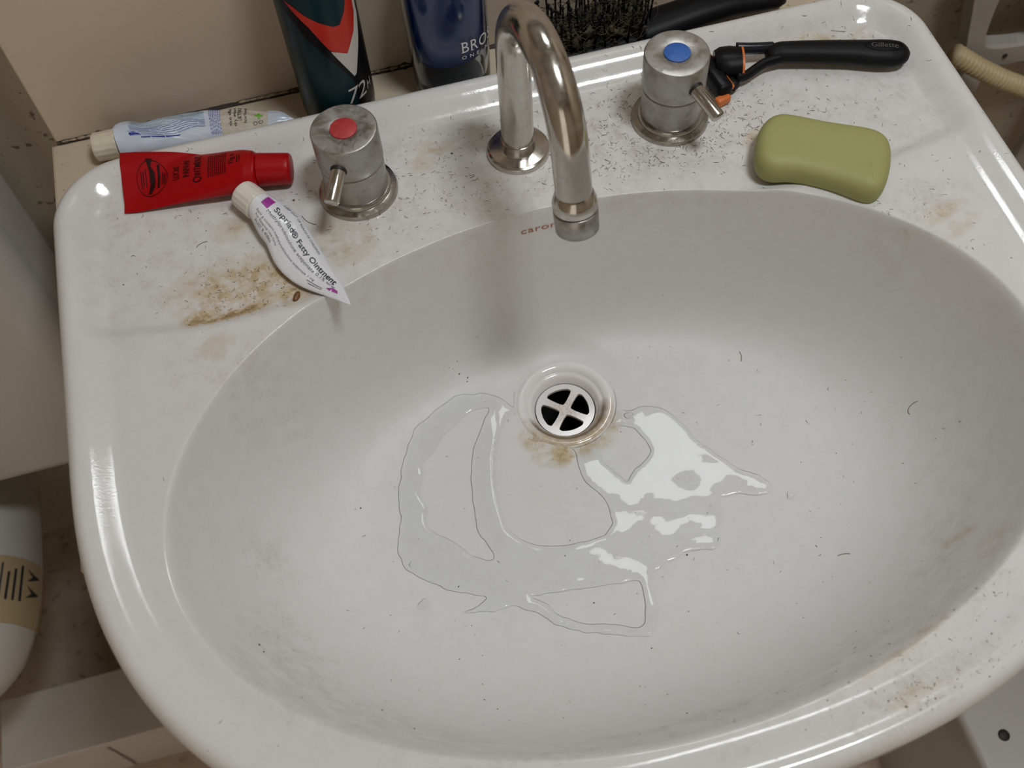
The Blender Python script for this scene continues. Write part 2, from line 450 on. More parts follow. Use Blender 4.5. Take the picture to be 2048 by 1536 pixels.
tag(obj_me('benchtop', bench_mesh(), M['bench'], None, False), 'cream laminate benchtop showing as a thin strip around the basin', 'benchtop')

# vanity cabinet under the benchtop
vc = empty('vanity_cabinet', (0, 0, Z_FLOOR), 'off-white vanity cabinet hidden under the cream benchtop', 'cabinet')
for sx in (-1, 1):
    xx = sx * .268
    obj('side_panel', *box(xx - .009, xx + .009, -.165, .116, Z_FLOOR, -.0525, .001), M['white_panel'], vc, False)
obj('back_panel', *box(-.258, .258, .104, .116, Z_FLOOR, -.0525), M['white_panel'], vc, False)
obj('base', *box(-.258, .258, -.165, .103, Z_FLOOR, Z_FLOOR + .08), M['white_panel'], vc, False)
for sx in (-1, 1):
    x0, x1 = (-.277, -.0015) if sx < 0 else (.0015, .277)
    d = obj('door', *box(x0, x1, -.184, -.1665, -.775, -.17, .002), M['white_panel'], vc, False)
    kx = -.03 * -sx
    k = lathe([(.004, 0), (.004, .012), (.010, .016), (.011, .021), (.008, .025)], 20)
    obj('knob', *xf(k, Matrix.Translation((sx * .03, -.1835, -.26)) @ Matrix.Rotation(math.pi / 2, 4, 'X')), M['chrome_clean'], d)

# ------------------------------------------------------------------ basin
basin = empty('wash_basin', (0, 0, -.02), 'white oval wash basin with grimy tap deck, brown stains and rolled edge', 'basin')
def blobs(x, y, L):
    s = np.zeros_like(x)
    for bx, by, rx, ry, rot, k in L:
        c, sn = math.cos(math.radians(rot)), math.sin(math.radians(rot))
        u = ((x - bx) * c + (y - by) * sn) / rx; v = (-(x - bx) * sn + (y - by) * c) / ry
        s = np.maximum(s, k * np.clip(1.35 - np.sqrt(u * u + v * v), 0, 1) ** .8)
    return s
def build_bowl():
    NT_ = 1080; th = np.linspace(0, 2 * np.pi, NT_, endpoint=False); c, s = np.cos(th), np.sin(th)
    rb, ro = r_bowl(c, s), r_outer(c, s); ri = .0290
    eB = np.minimum(rb * 1.10, rb + .55 * (ro - .012 - rb)); eC = ro - .0115
    R = [ri + (.90 * rb - ri) * t for t in np.linspace(0, 1, 80)]
    R += [.90 * rb + (eB - .90 * rb) * t for t in np.linspace(0, 1, 50)[1:]]
    R += [eB + (eC - eB) * t for t in np.linspace(0, 1, 66)[1:]]
    R += [eC + (ro - eC) * math.sin(t * math.pi / 2) for t in np.linspace(0, 1, 20)[1:]]
    R = np.array(R); X = DX + R * c; Y = DY + R * s
    E_ = edge_dist(X.ravel(), Y.ravel()).reshape(X.shape); E_[-1] = 0
    Z = zfun(X, Y, E_)
    ntop = len(R)
    # skirt and underside
    rows = [(ro - .0002, np.full(NT_, -.008)), (ro - .0015, np.full(NT_, -.0165)), (ro - .0045, np.full(NT_, -.0198)), (np.minimum(ro - .012, rb * 1.02 + .004), np.full(NT_, -.0198))]
    for q in (1.0, .97, .93, .88, .8, .65, .45, .25):
        xx, yy = DX + rb * q * c, DY + rb * q * s
        rows.append((np.maximum(rb * q + .004, .033), np.minimum(zfun(xx, yy) - .011, -.024)))
    rows.append((np.full(NT_, .030), np.full(NT_, -.142)))
    XU = np.array([DX + r * c for r, z in rows]); YU = np.array([DY + r * s for r, z in rows]); ZU = np.array([z for r, z in rows])
    X = np.vstack([X, XU]); Y = np.vstack([Y, YU]); Z = np.vstack([Z, ZU]); n = len(X)
    V = np.stack([X.ravel(), Y.ravel(), Z.ravel()], 1)
    i, k = np.meshgrid(np.arange(n - 1), np.arange(NT_), indexing='ij'); k2 = (k + 1) % NT_
    F = np.stack([i * NT_ + k, (i + 1) * NT_ + k, (i + 1) * NT_ + k2, i * NT_ + k2], -1).reshape(-1, 4)
    me = bpy.data.meshes.new('bowl')
    me.vertices.add(len(V)); me.vertices.foreach_set('co', V.ravel())
    me.loops.add(F.size); me.loops.foreach_set('vertex_index', F.ravel().astype(np.int32))
    me.polygons.add(len(F)); me.polygons.foreach_set('loop_start', np.arange(0, F.size, 4, dtype=np.int32))
    me.polygons.foreach_set('loop_total', np.full(len(F), 4, np.int32)); me.update(calc_edges=True); me.validate()
    x, y = V[:, 0], V[:, 1]
    e = edge_dist(x, y)
    onDeck = 1 - sst(-.006, -.030, V[:, 2]) if False else sst(-.030, -.006, V[:, 2])
    dirt = .10 + .28 * onDeck * sst(.010, .030, e) * sst(-.10, -.03, y)
    dirt = np.maximum(dirt, blobs(x, y, [
        (.075, -.005, .075, .038, 0, .75), (.045, .015, .05, .03, 0, .55), (.14, -.012, .04, .035, 0, .55), (-.05, .022, .045, .018, 0, .65),
        (-.10, -.005, .036, .034, 0, .8), (.1015, -.003, .036, .034, 0, .85), (0, 0, .03, .03, 0, .7), (.17, -.02, .09, .04, -20, .45),
        (-.18, -.02, .06, .05, 0, .40), (-.115, -.042, .035, .022, 20, .75), (.215, .035, .05, .014, -15, .8), (-.20, .03, .05, .03, 0, .35),
        (-.015, -.03, .05, .016, 0, .55), (.15, -.045, .07, .03, -25, .5),
        (.225, -.115, .03, .02, 10, .55), (.21, -.25, .05, .09, 10, .22), (.10, -.345, .11, .012, 18, .6), (-.02, -.355, .12, .010, 0, .7), (.165, -.30, .05, .018, 50, .45),
        (-.15, -.320, .06, .016, -32, .6), (-.20, -.27, .02, .05, 10, .55), (-.20, -.10, .03, .04, -40, .4), (-.21, -.19, .015, .02, 0, .45),
        (.09, -.376, .05, .012, 18, .75), (.13, -.362, .03, .010, 25, .5)]))
    stain = blobs(x, y, [
        (-.186, -.053, .034, .018, -6, .62), (-.168, -.048, .032, .018, 0, .55), (-.208, -.0675, .010, .006, 10, 1.0), (-.186, -.0700, .024, .0035, 6, 1.0), (-.196, -.0715, .016, .003, 2, 1.0),
        (-.155, -.058, .010, .016, 0, .8), (-.150, -.066, .008, .008, 0, .9), (-.200, -.092, .009, .007, 20, .28), (-.115, -.044, .014, .010, 0, .30),
        (-.18, -.008, .014, .008, 0, .35),
        (.226, -.123, .016, .005, 15, .42), (.235, -.134, .014, .005, 25, .35), (.215, .036, .024, .006, -10, .42), (.247, .034, .008, .006, 0, .45),
        (.145, -.032, .010, .004, 40, .5), (.172, -.295, .008, .003, 10, .4), (-.05, .02, .012, .006, 0, .45), (-.06, .012, .008, .008, 0, .35),
        (.10, -.353, .030, .003, 20, .3), (.17, -.313, .014, .003, 40, .25), (0.012, -.146, .010, .006, 0, .55), (-.012, -.148, .018, .009, 0, .75), (-.028, -.134, .008, .010, 40, .75), (.024, -.136, .006, .010, -30, .6),
        (.09, -.3765, .010, .003, 0, .30), (.08, -.380, .006, .003, 0, .28), (-.125, -.03, .02, .012, 0, .25)])
    up = np.zeros(len(V)); up[:ntop * NT_] = 1
    scum = 1 - sst(-.060, -.018, V[:, 2])
    for nm, a in (('dirt', dirt * up), ('stain', stain * up), ('scum', scum * up)):
        at = me.attributes.new(nm, 'FLOAT', 'POINT'); at.data.foreach_set('value', a.astype(np.float32))
    return me
bowl = obj_me('bowl', build_bowl(), M['porcelain'], basin, True)
# waste: funnel ring, throat, grate with four rounded openings
def m_waste():
    m = mat('white waste with brown tide marks', (.78, .75, .74), .10); t = NT(m)
    sx = t.n('ShaderNodeSeparateXYZ'); t.l(t.coord(), sx.inputs[0])
    f = t.math('MULTIPLY', t.ramp(t.math('ADD', t.math('MULTIPLY', sx.outputs[1], -22), t.math('MULTIPLY', t.noise(160, 4), .35)), .22, .62), t.math('ADD', t.ramp(t.noise(190, 5, .7), .30, .70), .35), True)
    c = t.mix(t.math('MULTIPLY', f, .75), (.78, .75, .74), (.42, .30, .12))
    cx2 = t.n('ShaderNodeCombineXYZ'); t.l(sx.outputs[0], cx2.inputs[0]); t.l(sx.outputs[1], cx2.inputs[1])
    ln = t.n('ShaderNodeVectorMath', operation='LENGTH'); t.l(cx2.outputs[0], ln.inputs[0])
    ring = t.math('MULTIPLY', t.ramp(t.math('ABSOLUTE', t.math('SUBTRACT', ln.outputs[1], .0259)), .0003, .0010, (1, 1, 1, 1), (0, 0, 0, 1)), t.ramp(t.math('MULTIPLY', sx.outputs[1], -40), .10, .40), True)
    c = t.mix(t.math('MULTIPLY', ring, .85), c, (.10, .06, .02)); t.l(c, t.b.inputs['Base Color'])
    return m
def m_grate():
    m = mat('white grate with rusty film', (.76, .73, .72), .22); t = NT(m)
    ln = t.n('ShaderNodeVectorMath', operation='LENGTH'); t.l(t.coord(), ln.inputs[0])
    f = t.math('MULTIPLY', t.ramp(ln.outputs[1], .010, .020, (1, 1, 1, 1), (0, 0, 0, 1)), t.ramp(t.noise(500, 5, .7), .35, .65), True)
    c = t.mix(t.math('MULTIPLY', f, .75), (.76, .73, .72), (.42, .27, .17)); t.l(c, t.b.inputs['Base Color'])
    t.l(t.math('ADD', t.math('MULTIPLY', f, .4), .15), t.b.inputs['Roughness'])
    return m
zr = ZD
wv = lathe([(.0335, -.0026), (.0333, -.0002), (.0325, .0006), (.0300, .0005), (.0275, -.0004), (.0262, -.0024), (.0258, -.0030), (.0250, -.0026), (.0232, -.0045), (.0215, -.0080), (.0207, -.0110), (.0205, -.030), (.0205, -.055)], 96, (0, 0, 0), False, False)
waste = obj('waste', *wv, m_waste(), None, True); waste.parent = basin; waste.location = (DX - .001, DY, ZD + .02); waste['label'] = 'white plug waste ring with a brown tide mark'
obj('waste_pipe', *lathe([(.0204, -.012), (.0204, -.09), (.001, -.091)], 48, (0, 0, 0), False, True), M['dark_gap'], waste, True, False)
def grate():
    V, F = [], []; R0 = .0204; n = 48; z = -.0098; th = .0022
    for qd in range(4):
        base = qd * math.pi / 2 + math.radians(3)
        cc = Vector((.0098 * math.cos(base), .0098 * math.sin(base)))
        ca, sa = math.cos(base), math.sin(base)
        # rounded triangular opening (wide side outwards), in the sector's own frame
        tri = smooth_closed([(.0048, .0), (.0068, .0026), (.0102, .0058), (.0128, .0078), (.0146, .0064), (.0155, .003), (.0158, 0), (.0155, -.003), (.0146, -.0064), (.0128, -.0078), (.0102, -.0058), (.0068, -.0026)], 96, 3)
        tri = (tri - np.array([.0112, 0.])) * 1.16 + np.array([.0112, 0.]); cen = np.array([.0112, 0.])
        cor = [(R0 * math.cos(math.pi / 4) - .0112, sg * R0 * math.sin(math.pi / 4)) for sg in (1, -1)]
        angs = sorted([2 * math.pi * k / n for k in range(n - 2)] + [math.atan2(cy_, cx_) % (2 * math.pi) for cx_, cy_ in cor])
        inner, outer = [], []
        for k in range(n):
            a = angs[k]; d = np.array([math.cos(a), math.sin(a)])
            rel = tri - cen; ang = np.arctan2(rel[:, 1], rel[:, 0]); j = np.argmin(np.abs(np.angle(np.exp(1j * (ang - a)))))
            inner.append(tri[j])
            # sector border: two radial lines at +-45 deg and the outer circle
            best = None
            for sg in (1, -1):
                l = np.array([math.cos(math.pi / 4), sg * math.sin(math.pi / 4)]); den = d[0] * l[1] - d[1] * l[0]
                if abs(den) > 1e-9:
                    t = (-cen[0] * l[1] + cen[1] * l[0]) / den * 1.0
                    u = (cen[0] + t * d[0]) * l[0] + (cen[1] + t * d[1]) * l[1]
                    if t > 0 and -1e-6 <= u <= R0 + 1e-6 and (best is None or t < best): best = t
            bq = cen @ d; t = -bq + math.sqrt(bq * bq - cen @ cen + R0 * R0)
            if best is None or t < best: best = t
            outer.append(cen + best * d)
        b0 = len(V)
        for arr, zz in ((outer, z), (inner, z), (inner, z - th)):
            for p in arr:
                V.append((p[0] * ca - p[1] * sa, p[0] * sa + p[1] * ca, zz))
        for r in range(2):
            for k in range(n):
                F.append((b0 + r * n + k, b0 + r * n + (k + 1) % n, b0 + (r + 1) * n + (k + 1) % n, b0 + (r + 1) * n + k))
    return V, F
gv = grate()
obj('grate', *gv, m_grate(), waste, False, False)['label'] = 'white cross grate with four dark openings'
# brand mark fired on the back wall of the bowl
def on_bowl(V, F, x0, ztop):
    """wrap flat lettering on the steep back wall: u along x, v up the wall"""
    out = []
    ys = np.linspace(-.100, -.040, 400)
    for u, v in V:
        x = x0 + u; zz = zfun(np.full(400, x), ys); y = float(np.interp(ztop + v, zz, ys))
        nn = surf_normal(np.array([x]), np.array([y]))[0]
        out.append(tuple(np.array([x, y, ztop + v]) + nn * .0003))
    return out, F
gV, gF = glyphs('caroma', .0072, .003, 1.05)
wd = gV[:, 0].max(); gV = gV * np.array([.031 / wd, 1.0])
bmk = on_bowl(gV, gF, -.0112, -.0185)
bmk = (bmk[0], face_up(bmk[0], bmk[1], lambda p: Vector((0, -1, .3))))
obj('brand_mark', *bmk, M['ink_brandred'], bowl, False)['label'] = 'red-brown lettering caroma'

# ------------------------------------------------------------------ taps and spout
def ringnoise(prof): return prof
def tap(name, x, y, label, dot, lever_dir, lever_len, lever_z0, lever_dz):
    t = empty(name, (x, y, 0), label, 'tap', 'pair of round chrome basin taps')
    c = (x, y, 0)
    fl = lathe([(.0246, -.0004), (.0247, .0012), (.0240, .0030), (.0215, .0040), (.0208, .0042), (.0206, .0060), (.0200, .0068), (.0185, .0070)], 80, c)
    obj('flange', *fl, M['chrome_flange'], t, True, True, 40)
    lo = lathe([(.0186, .0066), (.0190, .0072), (.0192, .0090), (.0193, .0282), (.0188, .0288)], 80, c)
    obj('lower_body', *lo, M['chrome'], t, True, True, 40)
    obj('shadow_gap', *lathe([(.0184, .0280), (.0184, .0300)], 64, c), M['dark_gap'], t)
    up = lathe([(.0188, .0296), (.0196, .0300), (.0198, .0306), (.0198, .0532), (.0196, .0538), (.0192, .0542), (.0190, .0543), (.0187, .05435), (.0084, .0544), (.0082, .05435), (.0081, .0541), (.001, .0541)], 80, c)
    u = obj('upper_body', *up, M['chrome'], t, True, True, 35)
    obj('colour_dot', *lathe([(.0080, .0540), (.0080, .0549), (.0076, .0551), (.001, .0552)], 48, c), dot, u, True, True, 40)
    d = Vector((math.cos(lever_dir), math.sin(lever_dir), 0)); p0 = Vector((x, y, lever_z0)) + d * .0180; p1 = p0 + d * lever_len + Vector((0, 0, lever_dz))
    ax = (p1 - p0).normalized()
    pth = [p0, p0 + ax * .003, p1 - ax * .0012, p1 - ax * .0003, p1]
    obj('lever', *sweep(pth, [.0043, .0043, .0043, .0040, .0034], 32), M['chrome_clean'], t, True, True, 40)
    # shallow socket ring where the lever enters
    obj('lever_socket', *sweep([p0 - ax * .001, p0 + ax * .0022], [.0050, .0049], 32), M['dark_gap'], t, True, True, 40)
    return t
tap('basin_tap', -.1015, 0, 'chrome basin tap with a red disc on its top', M['red_dot'], math.radians(-116), .0215, .0405, -.006)
tap('basin_tap', .1015, 0, 'chrome basin tap with a blue disc on its top', M['blue_dot'], math.radians(-70), .0235, .0405, -.006)
sx0, sy0 = .0018, .0016
spt = empty('spout', (sx0, sy0, 0), 'curved chrome swan-neck spout between the two taps', 'spout')
obj('flange', *lathe([(.0198, -.0004), (.0199, .0022), (.0194, .0036), (.0182, .0043), (.0179, .0044), (.0112, .0050), (.0109, .0051), (.0108, .0053), (.0107, .0125), (.0103, .0128)], 80, (sx0, sy0, 0)), M['chrome_clean'], spt, True, True, 40)
def spout_path():
    z1_, Rr, phi, ang, ext = .0828, .0455, .0745, math.radians(168), .051
    P = [(0, 0, z) for z in np.linspace(.004, z1_, 14)]
    for a in np.linspace(0, ang, 44)[1:]:
        h = Rr * (1 - math.cos(a)); P.append((math.sin(phi) * h, -math.cos(phi) * h, z1_ + Rr * math.sin(a)))
    P = np.array(P); d = P[-1] - P[-2]; d /= np.linalg.norm(d)
    P = np.vstack([P] + [P[-1] + d * ext * s for s in np.linspace(0, 1, 9)[1:]])
    return P + np.array([sx0, sy0, 0]), d
SP, sd = spout_path()
tip = SP[-1]; cut = [p for i, p in enumerate(SP) if i < 40 or np.dot(p - tip, sd) < -.0215]
obj('pipe', *sweep(cut + [tip - sd * .0215], .0101, 40), M['chrome_clean'], spt)
nz = []
for t_, r in ((-.0255, .0100), (-.0245, .0108), (-.0205, .0122), (-.0195, .0124), (-.0150, .0124), (-.0146, .0120)): nz.append((tip + sd * t_, r))
noz = obj('nozzle', *sweep([p for p, r in nz], [r for p, r in nz], 48), M['chrome_clean'], spt, True, True, 50)
obj('shadow_gap', *sweep([tip - sd * .0150, tip - sd * .0136], [.0118, .0118], 48), M['dark_gap'], noz)
nz = [(tip + sd * t_, r) for t_, r in ((-.0138, .0120), (-.0134, .0124), (-.0010, .0122), (0, .0112), (.0001, .0095), (-.003, .0092))]
obj('aerator', *sweep([p for p, r in nz], [r for p, r in nz], 48), M['chrome'], noz, True, True, 50)

# ------------------------------------------------------------------ squeezed tubes
class Tube:
    """flat-ish tube between a left and a right border (mm), with a lens section"""
    def __init__(s, L, R, zb, H, n=90, wr=0, seed=0, ex=2.0):
        s.n = n; s.L = resample(np.array(L, float) / 1000, n, 3); s.R = resample(np.array(R, float) / 1000, n, 3)
        q = np.linspace(0, 1, n); f = lambda T: np.interp(q, [a for a, b in T], [b for a, b in T]) / 1000
        s.zb = f(zb); s.H = f(H); s.wr = wr; s.seed = seed; s.ex = ex
        s.len = float(np.sqrt((np.diff((s.L + s.R) / 2, axis=0) ** 2).sum(1)).sum())
    def _at(s, q):
        i = np.clip(q * (s.n - 1), 0, s.n - 1); k = int(min(i, s.n - 2)); t = i - k
        g = lambda A: A[k] * (1 - t) + A[k + 1] * t
        return g(s.L), g(s.R), g(s.zb), g(s.H)
    def point(s, q, a):
        """q 0..1 along, a = angle round the section (0 = right border, pi = left, pi/2 top)"""
        L, R, zb, H = s._at(q); t = math.cos(a); sn = math.sin(a)
        xy = L + (R - L) * (t + 1) / 2; hh = H / 2
        z = zb + hh + hh * math.copysign(abs(sn) ** (2 / s.ex), sn)
        if s.wr:
            m = 4 * q * (1 - q) if q < .5 else min(1, 4 * q * (1 - q) + .35)
            w_ = mnoise.noise(Vector((q * 9 + s.seed, t * 2.2, sn * 1.1))) + .5 * mnoise.noise(Vector((q * 22 + t * 6, t * 4, s.seed)))
            z += s.wr * w_ * m * (1 if sn > 0 else .15) * abs(sn) ** .7
        return Vector((xy[0], xy[1], z))
    def mesh(s, na=48):
        V, F = [], []
        for i in range(s.n):
            for k in range(na): V.append(tuple(s.point(i / (s.n - 1), 2 * math.pi * k / na)))
        for i in range(s.n - 1):
            for k in range(na): F.append((i * na + k, (i + 1) * na + k, (i + 1) * na + (k + 1) % na, i * na + (k + 1) % na))
        F.append(tuple(range(na))); F.append(tuple(reversed(range((s.n - 1) * na, s.n * na))))
        bm = bmesh.new(); vs = [bm.verts.new(v) for v in V]
        for f in F: bm.faces.new([vs[i] for i in f])
        bmesh.ops.recalc_face_normals(bm, faces=bm.faces); bm.verts.index_update()
        out = [tuple(v.co) for v in bm.verts], [tuple(v.index for v in f.verts) for f in bm.faces]; bm.free(); return out
    def wrap(s, V, F, off=.00022):
        """V: (u along 0..1, t across -1..1) -> print lying on the upper face"""
        out = []
        for u, t in V:
            u = min(max(u, .002), .998); t = min(max(t, -.985), .985); a = math.acos(t); e = .004
            p = s.point(u, a); pu = s.point(min(u + e, 1), a) - s.point(max(u - e, 0), a); pa = s.point(u, a - .03) - s.point(u, a + .03)
            nn = pu.cross(pa); nn.normalize()
            if nn.z < 0: nn = -nn
            out.append(tuple(p + nn * off))
        return out, face_up(out, F, lambda p: Vector((0, 0, 1)))
    def width(s, q): L, R, _, _ = s._at(q); return float(np.linalg.norm(R - L))
def line_text(tube, text, q0, q1, t0, h, bold=0):
    """one line of print running along the tube from q0 to q1, baseline at t0, cap height h (m)"""
    V, F = glyphs(text, 1.0, .12, 1, 0, bold); wd = V[:, 0].max(); out = np.zeros_like(V)
    out[:, 0] = q0 + V[:, 0] / wd * (q1 - q0)
    for i in range(len(V)): out[i, 1] = t0 + V[i, 1] * h / .7 / (tube.width(min(max(out[i, 0], 0), 1)) / 2)
    return out, F
def cross_text(tube, text, q, t0, t1, h):
    """print running across the tube (towards +t), letters' tops towards q = 0"""
    V, F = glyphs(text, 1.0, .12, 1, 0, .008); wd = V[:, 0].max(); out = np.zeros_like(V)
    out[:, 1] = t0 + V[:, 0] / wd * (t1 - t0); out[:, 0] = q - V[:, 1] * h / .7 / tube.len
    return out, F
def rect(q0, q1, t0, t1, nq=6, nt=6):
    V = [(q0 + (q1 - q0) * i / nq, t0 + (t1 - t0) * j / nt) for i in range(nq + 1) for j in range(nt + 1)]
    F = [(i * (nt + 1) + j, (i + 1) * (nt + 1) + j, (i + 1) * (nt + 1) + j + 1, i * (nt + 1) + j + 1) for i in range(nq) for j in range(nt)]
    return np.array(V), F
def cap_mesh(p0, p1, r0, r1, ribs=0, n=64, bev=.0012):
    p0, p1 = Vector(p0), Vector(p1); ax = (p1 - p0).normalized()
    st = [(0, r0 * .93), (.0006, r0), (bev, r0)] + [((p1 - p0).length * k / 6, r0 + (r1 - r0) * k / 6) for k in range(1, 6)] + [((p1 - p0).length - bev, r1), ((p1 - p0).length - bev * .3, r1 - bev * .35), ((p1 - p0).length, r1 - bev)]
    V, F = sweep([p0 + ax * a for a, r in st], [r for a, r in st], n)
    if ribs:
        V2 = []
        for i, v in enumerate(V):
            row = i // n; k = i % n; c = p0 + ax * st[row][0]; d = Vector(v) - c
            if 1 < row < len(st) - 2: d *= 1 - .022 * (1 if (k * ribs // n) % 2 else 0)
            V2.append(tuple(c + d))
        V = V2
    return V, F

# red ointment tube
rt = empty('ointment_tube', (-.20, .035, 0), 'flat red ointment tube with dark lettering lying beside the toothpaste tube', 'tube')
RL = [(-244.9, 23.6), (-235, 21.6), (-225.2, 20.2), (-212, 18.2), (-199.9, 16.4), (-185, 14.0), (-170.5, 12.0), (-162.5, 12.2)]
RR = [(-240.8, 64.4), (-231, 62.4), (-221.4, 59.6), (-209, 56.0), (-195.7, 51.9), (-181, 47.2), (-166.4, 42.6), (-158.8, 38.6)]
red = Tube(RL, RR, [(0, .8), (.3, .8), (.6, .6), (1, .4)], [(0, .9), (.07, 1.1), (.12, 1.8), (.25, 4.6), (.45, 10), (.75, 16.5), (.93, 20.5), (1, 20.5)], 90, .0006, 4, 2.0)
# rest the crimped end on the rolled back edge: tilt the far border upwards
_rp = red.point
_ry = np.linspace(-.02, .068, 120); _rz = zfun(np.full(120, -.20), _ry); _rz = np.maximum(_rz, np.interp(_ry, [.030, .0585, .068], [0, .0106, .0108]))
def rp(q, a):
    p = _rp(q, a); t = (math.cos(a) + 1) / 2
    fl_ = float(np.interp(p.y, _ry, _rz)) + .0003
    if math.sin(a) > 1e-6: fl_ += .0004 + .0007 * math.sin(a)
    p.z = max(p.z, fl_); return p
red.point = rp
rb_ = obj('body', *red.mesh(), M['red_tube'], rt, True, True, 60)
cA = (red.L[-1] + red.R[-1]) / 2; cB = np.array([-.1385, .0205])
dcap = (cB - cA) / np.linalg.norm(cB - cA)
obj('shoulder', *sweep([(cA[0] - dcap[0] * .0005, cA[1] - dcap[1] * .0005, .0106), (cA[0] + dcap[0] * .0016, cA[1] + dcap[1] * .0016, .0107), (cA[0] + dcap[0] * .003, cA[1] + dcap[1] * .003, .0108)], [(.0130, .0100), (.0115, .0096), (.0085, .0085)], 40), M['red_tube'], rt)
obj('cap', *cap_mesh((cA[0] + dcap[0] * .002, cA[1] + dcap[1] * .002, .0108), (cB[0], cB[1], .0102), .0104, .0096, 0, 64, .0014), M['red_tube'], rt, True, True, 50)
pr = []
for txt, q, t0, t1, h in (("LUCAS'", .435, -.20, .42, .0040), ('PAPAW', .52, -.19, .62, .0044)):
    pr.append(cross_text(red, txt, q, t0, t1, h))
pr.append(cross_text(red, 'O', .615, -.52, -.27, .0058)); pr.append(cross_text(red, 'INTMENT', .608, -.24, .78, .0044))
def wring(q0, t0, rq, rt_, w_, n=64):
    V, F = [], []
    for k in range(n):
        a = 2 * math.pi * k / n
        for f in (1, 1 - w_): V.append((q0 + rq * f * math.cos(a), t0 + rt_ * f * math.sin(a)))
    for k in range(n): F.append((2 * k, 2 * k + 1, 2 * ((k + 1) % n) + 1, 2 * ((k + 1) % n)))
    return np.array(V), F
pr.append(wring(.225, .06, .118, .62, .035))
pr.append(flatpoly([(.185, .72), (.235, .72), (.215, .50), (.243, .30), (.243, -.20), (.215, -.46), (.19, -.46), (.205, -.15), (.205, .30)], .1))
pr.append(rect(.262, .281, -.30, .55, 2, 12)); pr.append(rect(.175, .180, -.2, .4, 1, 8))
pr.append(cross_text(red, 'PAPAW', .222, -.22, .32, .0018))
for k, q in enumerate((.140, .155)): pr.append(rect(q, q + .006, -.22 + .1 * k, .32, 1, 8))
for k, q in enumerate((.296, .309, .320)): pr.append(rect(q, q + .005, -.20, .32 - .05 * k, 1, 8))
for k in range(9):   # block of fine print, too small to read
    q = .665 + .0165 * k; t = -.42
    while t < .62:
        l = random.uniform(.05, .16); pr.append(rect(q, q + .007, t, min(t + l, .66), 1, 3)); t += l + .03
pr.append(cross_text(red, '15g e', .865, -.12, .48, .0034))
for k in range(2):
    q = .89 + .018 * k; pr.append(rect(q, q + .007, -.1 + .1 * k, .35, 1, 6))
V, F = join2(*pr); obj('print', *red.wrap(V, F, .00028), M['red_ink'], rb_, False)['label'] = 'dark print with a round emblem'

# white ointment tube, squeezed to a point
wt = empty('ointment_tube', (-.145, -.03, 0), 'squeezed white ointment tube with black lettering, pointing over the bowl edge', 'tube')
WL = [(-169.2, -8.4), (-167.4, -16.1), (-165.6, -23.2), (-162.8, -30.1), (-160.9, -42.4), (-159.0, -48.1), (-156.9, -52.9), (-152.5, -59.9), (-147.8, -65.3), (-139.2, -72.5), (-131.2, -79.3), (-123.0, -86.7)]
WR = [(-156.1, 4.5), (-150.7, -1.0), (-146.3, -5.8), (-142.1, -11.7), (-139.1, -16.4), (-135.5, -29.5), (-132.0, -42.3), (-130.3, -50.1), (-127.6, -59.6), (-124.2, -71.5), (-123.1, -78.7), (-122.0, -86.3)]
wh = Tube(WL, WR, [(0, .6), (.5, .4), (.72, .8), (.85, 2.2), (1, 4.2)], [(0, 17), (.1, 15), (.35, 10), (.6, 7), (.8, 4.5), (1, .8)], 110, .00045, 11, 2.0)
wb = obj('body', *wh.mesh(56), M['white_tube'], wt, True, True, 60)
obj('cap', *cap_mesh((-.1626, -.0022, .0090), (-.1706, .0105, .0092), .0096, .0092, 32, 96), M['cap_white'], wt, True, True, 50)
P_ = [line_text(wh, 'Supriad\u00ae Fatty Ointment', .15, .82, .20, .0036, .018)]
V, F = join2(*P_); obj('print', *wh.wrap(V, F), M['ink_black'], wb, False)['label'] = 'black lettering Supriad Fatty Ointment'
P_ = [line_text(wh, 'Methylprednisolone aceponate 0.1% w/w', .12, .84, -.10, .0021),
      line_text(wh, 'Each g contains methylprednisolone aceponate 1 mg', .06, .70, -.46, .0014),
      line_text(wh, 'For External Use Only', .07, .33, -.66, .0014), line_text(wh, 'AUST R 40863', .085, .28, -.84, .0015),
      line_text(wh, 'KEEP OUT OF REACH OF CHILDREN', .16, .58, .74, .0014)]
for k in range(2): P_.append(rect(.66 + .02 * k, .78, -.62 - .12 * k, -.58 - .12 * k, 8, 1))
V, F = join2(*P_); obj('small_print', *wh.wrap(V, F), M['ink_grey'], wb, False)
V, F = rect(.055, .115, .02, .62, 6, 10); obj('purple_mark', *wh.wrap(V, F), M['ink_purple'], wb, False)
P_ = [flatpoly([(.80, -.42), (.83, -.05), (.87, .05), (.88, -.10), (.885, -.22), (.845, -.42), (.838, -.30), (.833, -.22), (.83, -.45)], .05)] #([(.80, -.42), (.83, -.05), (.87, .05), (.835, -.20), (.83, -.45)], .05), flatpoly([(.835, -.30), (.88, -.10), (.885, -.22), (.845, -.42)], .05)]
V, F = join2(*P_); obj('purple_mark', *wh.wrap(V, F), M['ink_purple'], wb, False)

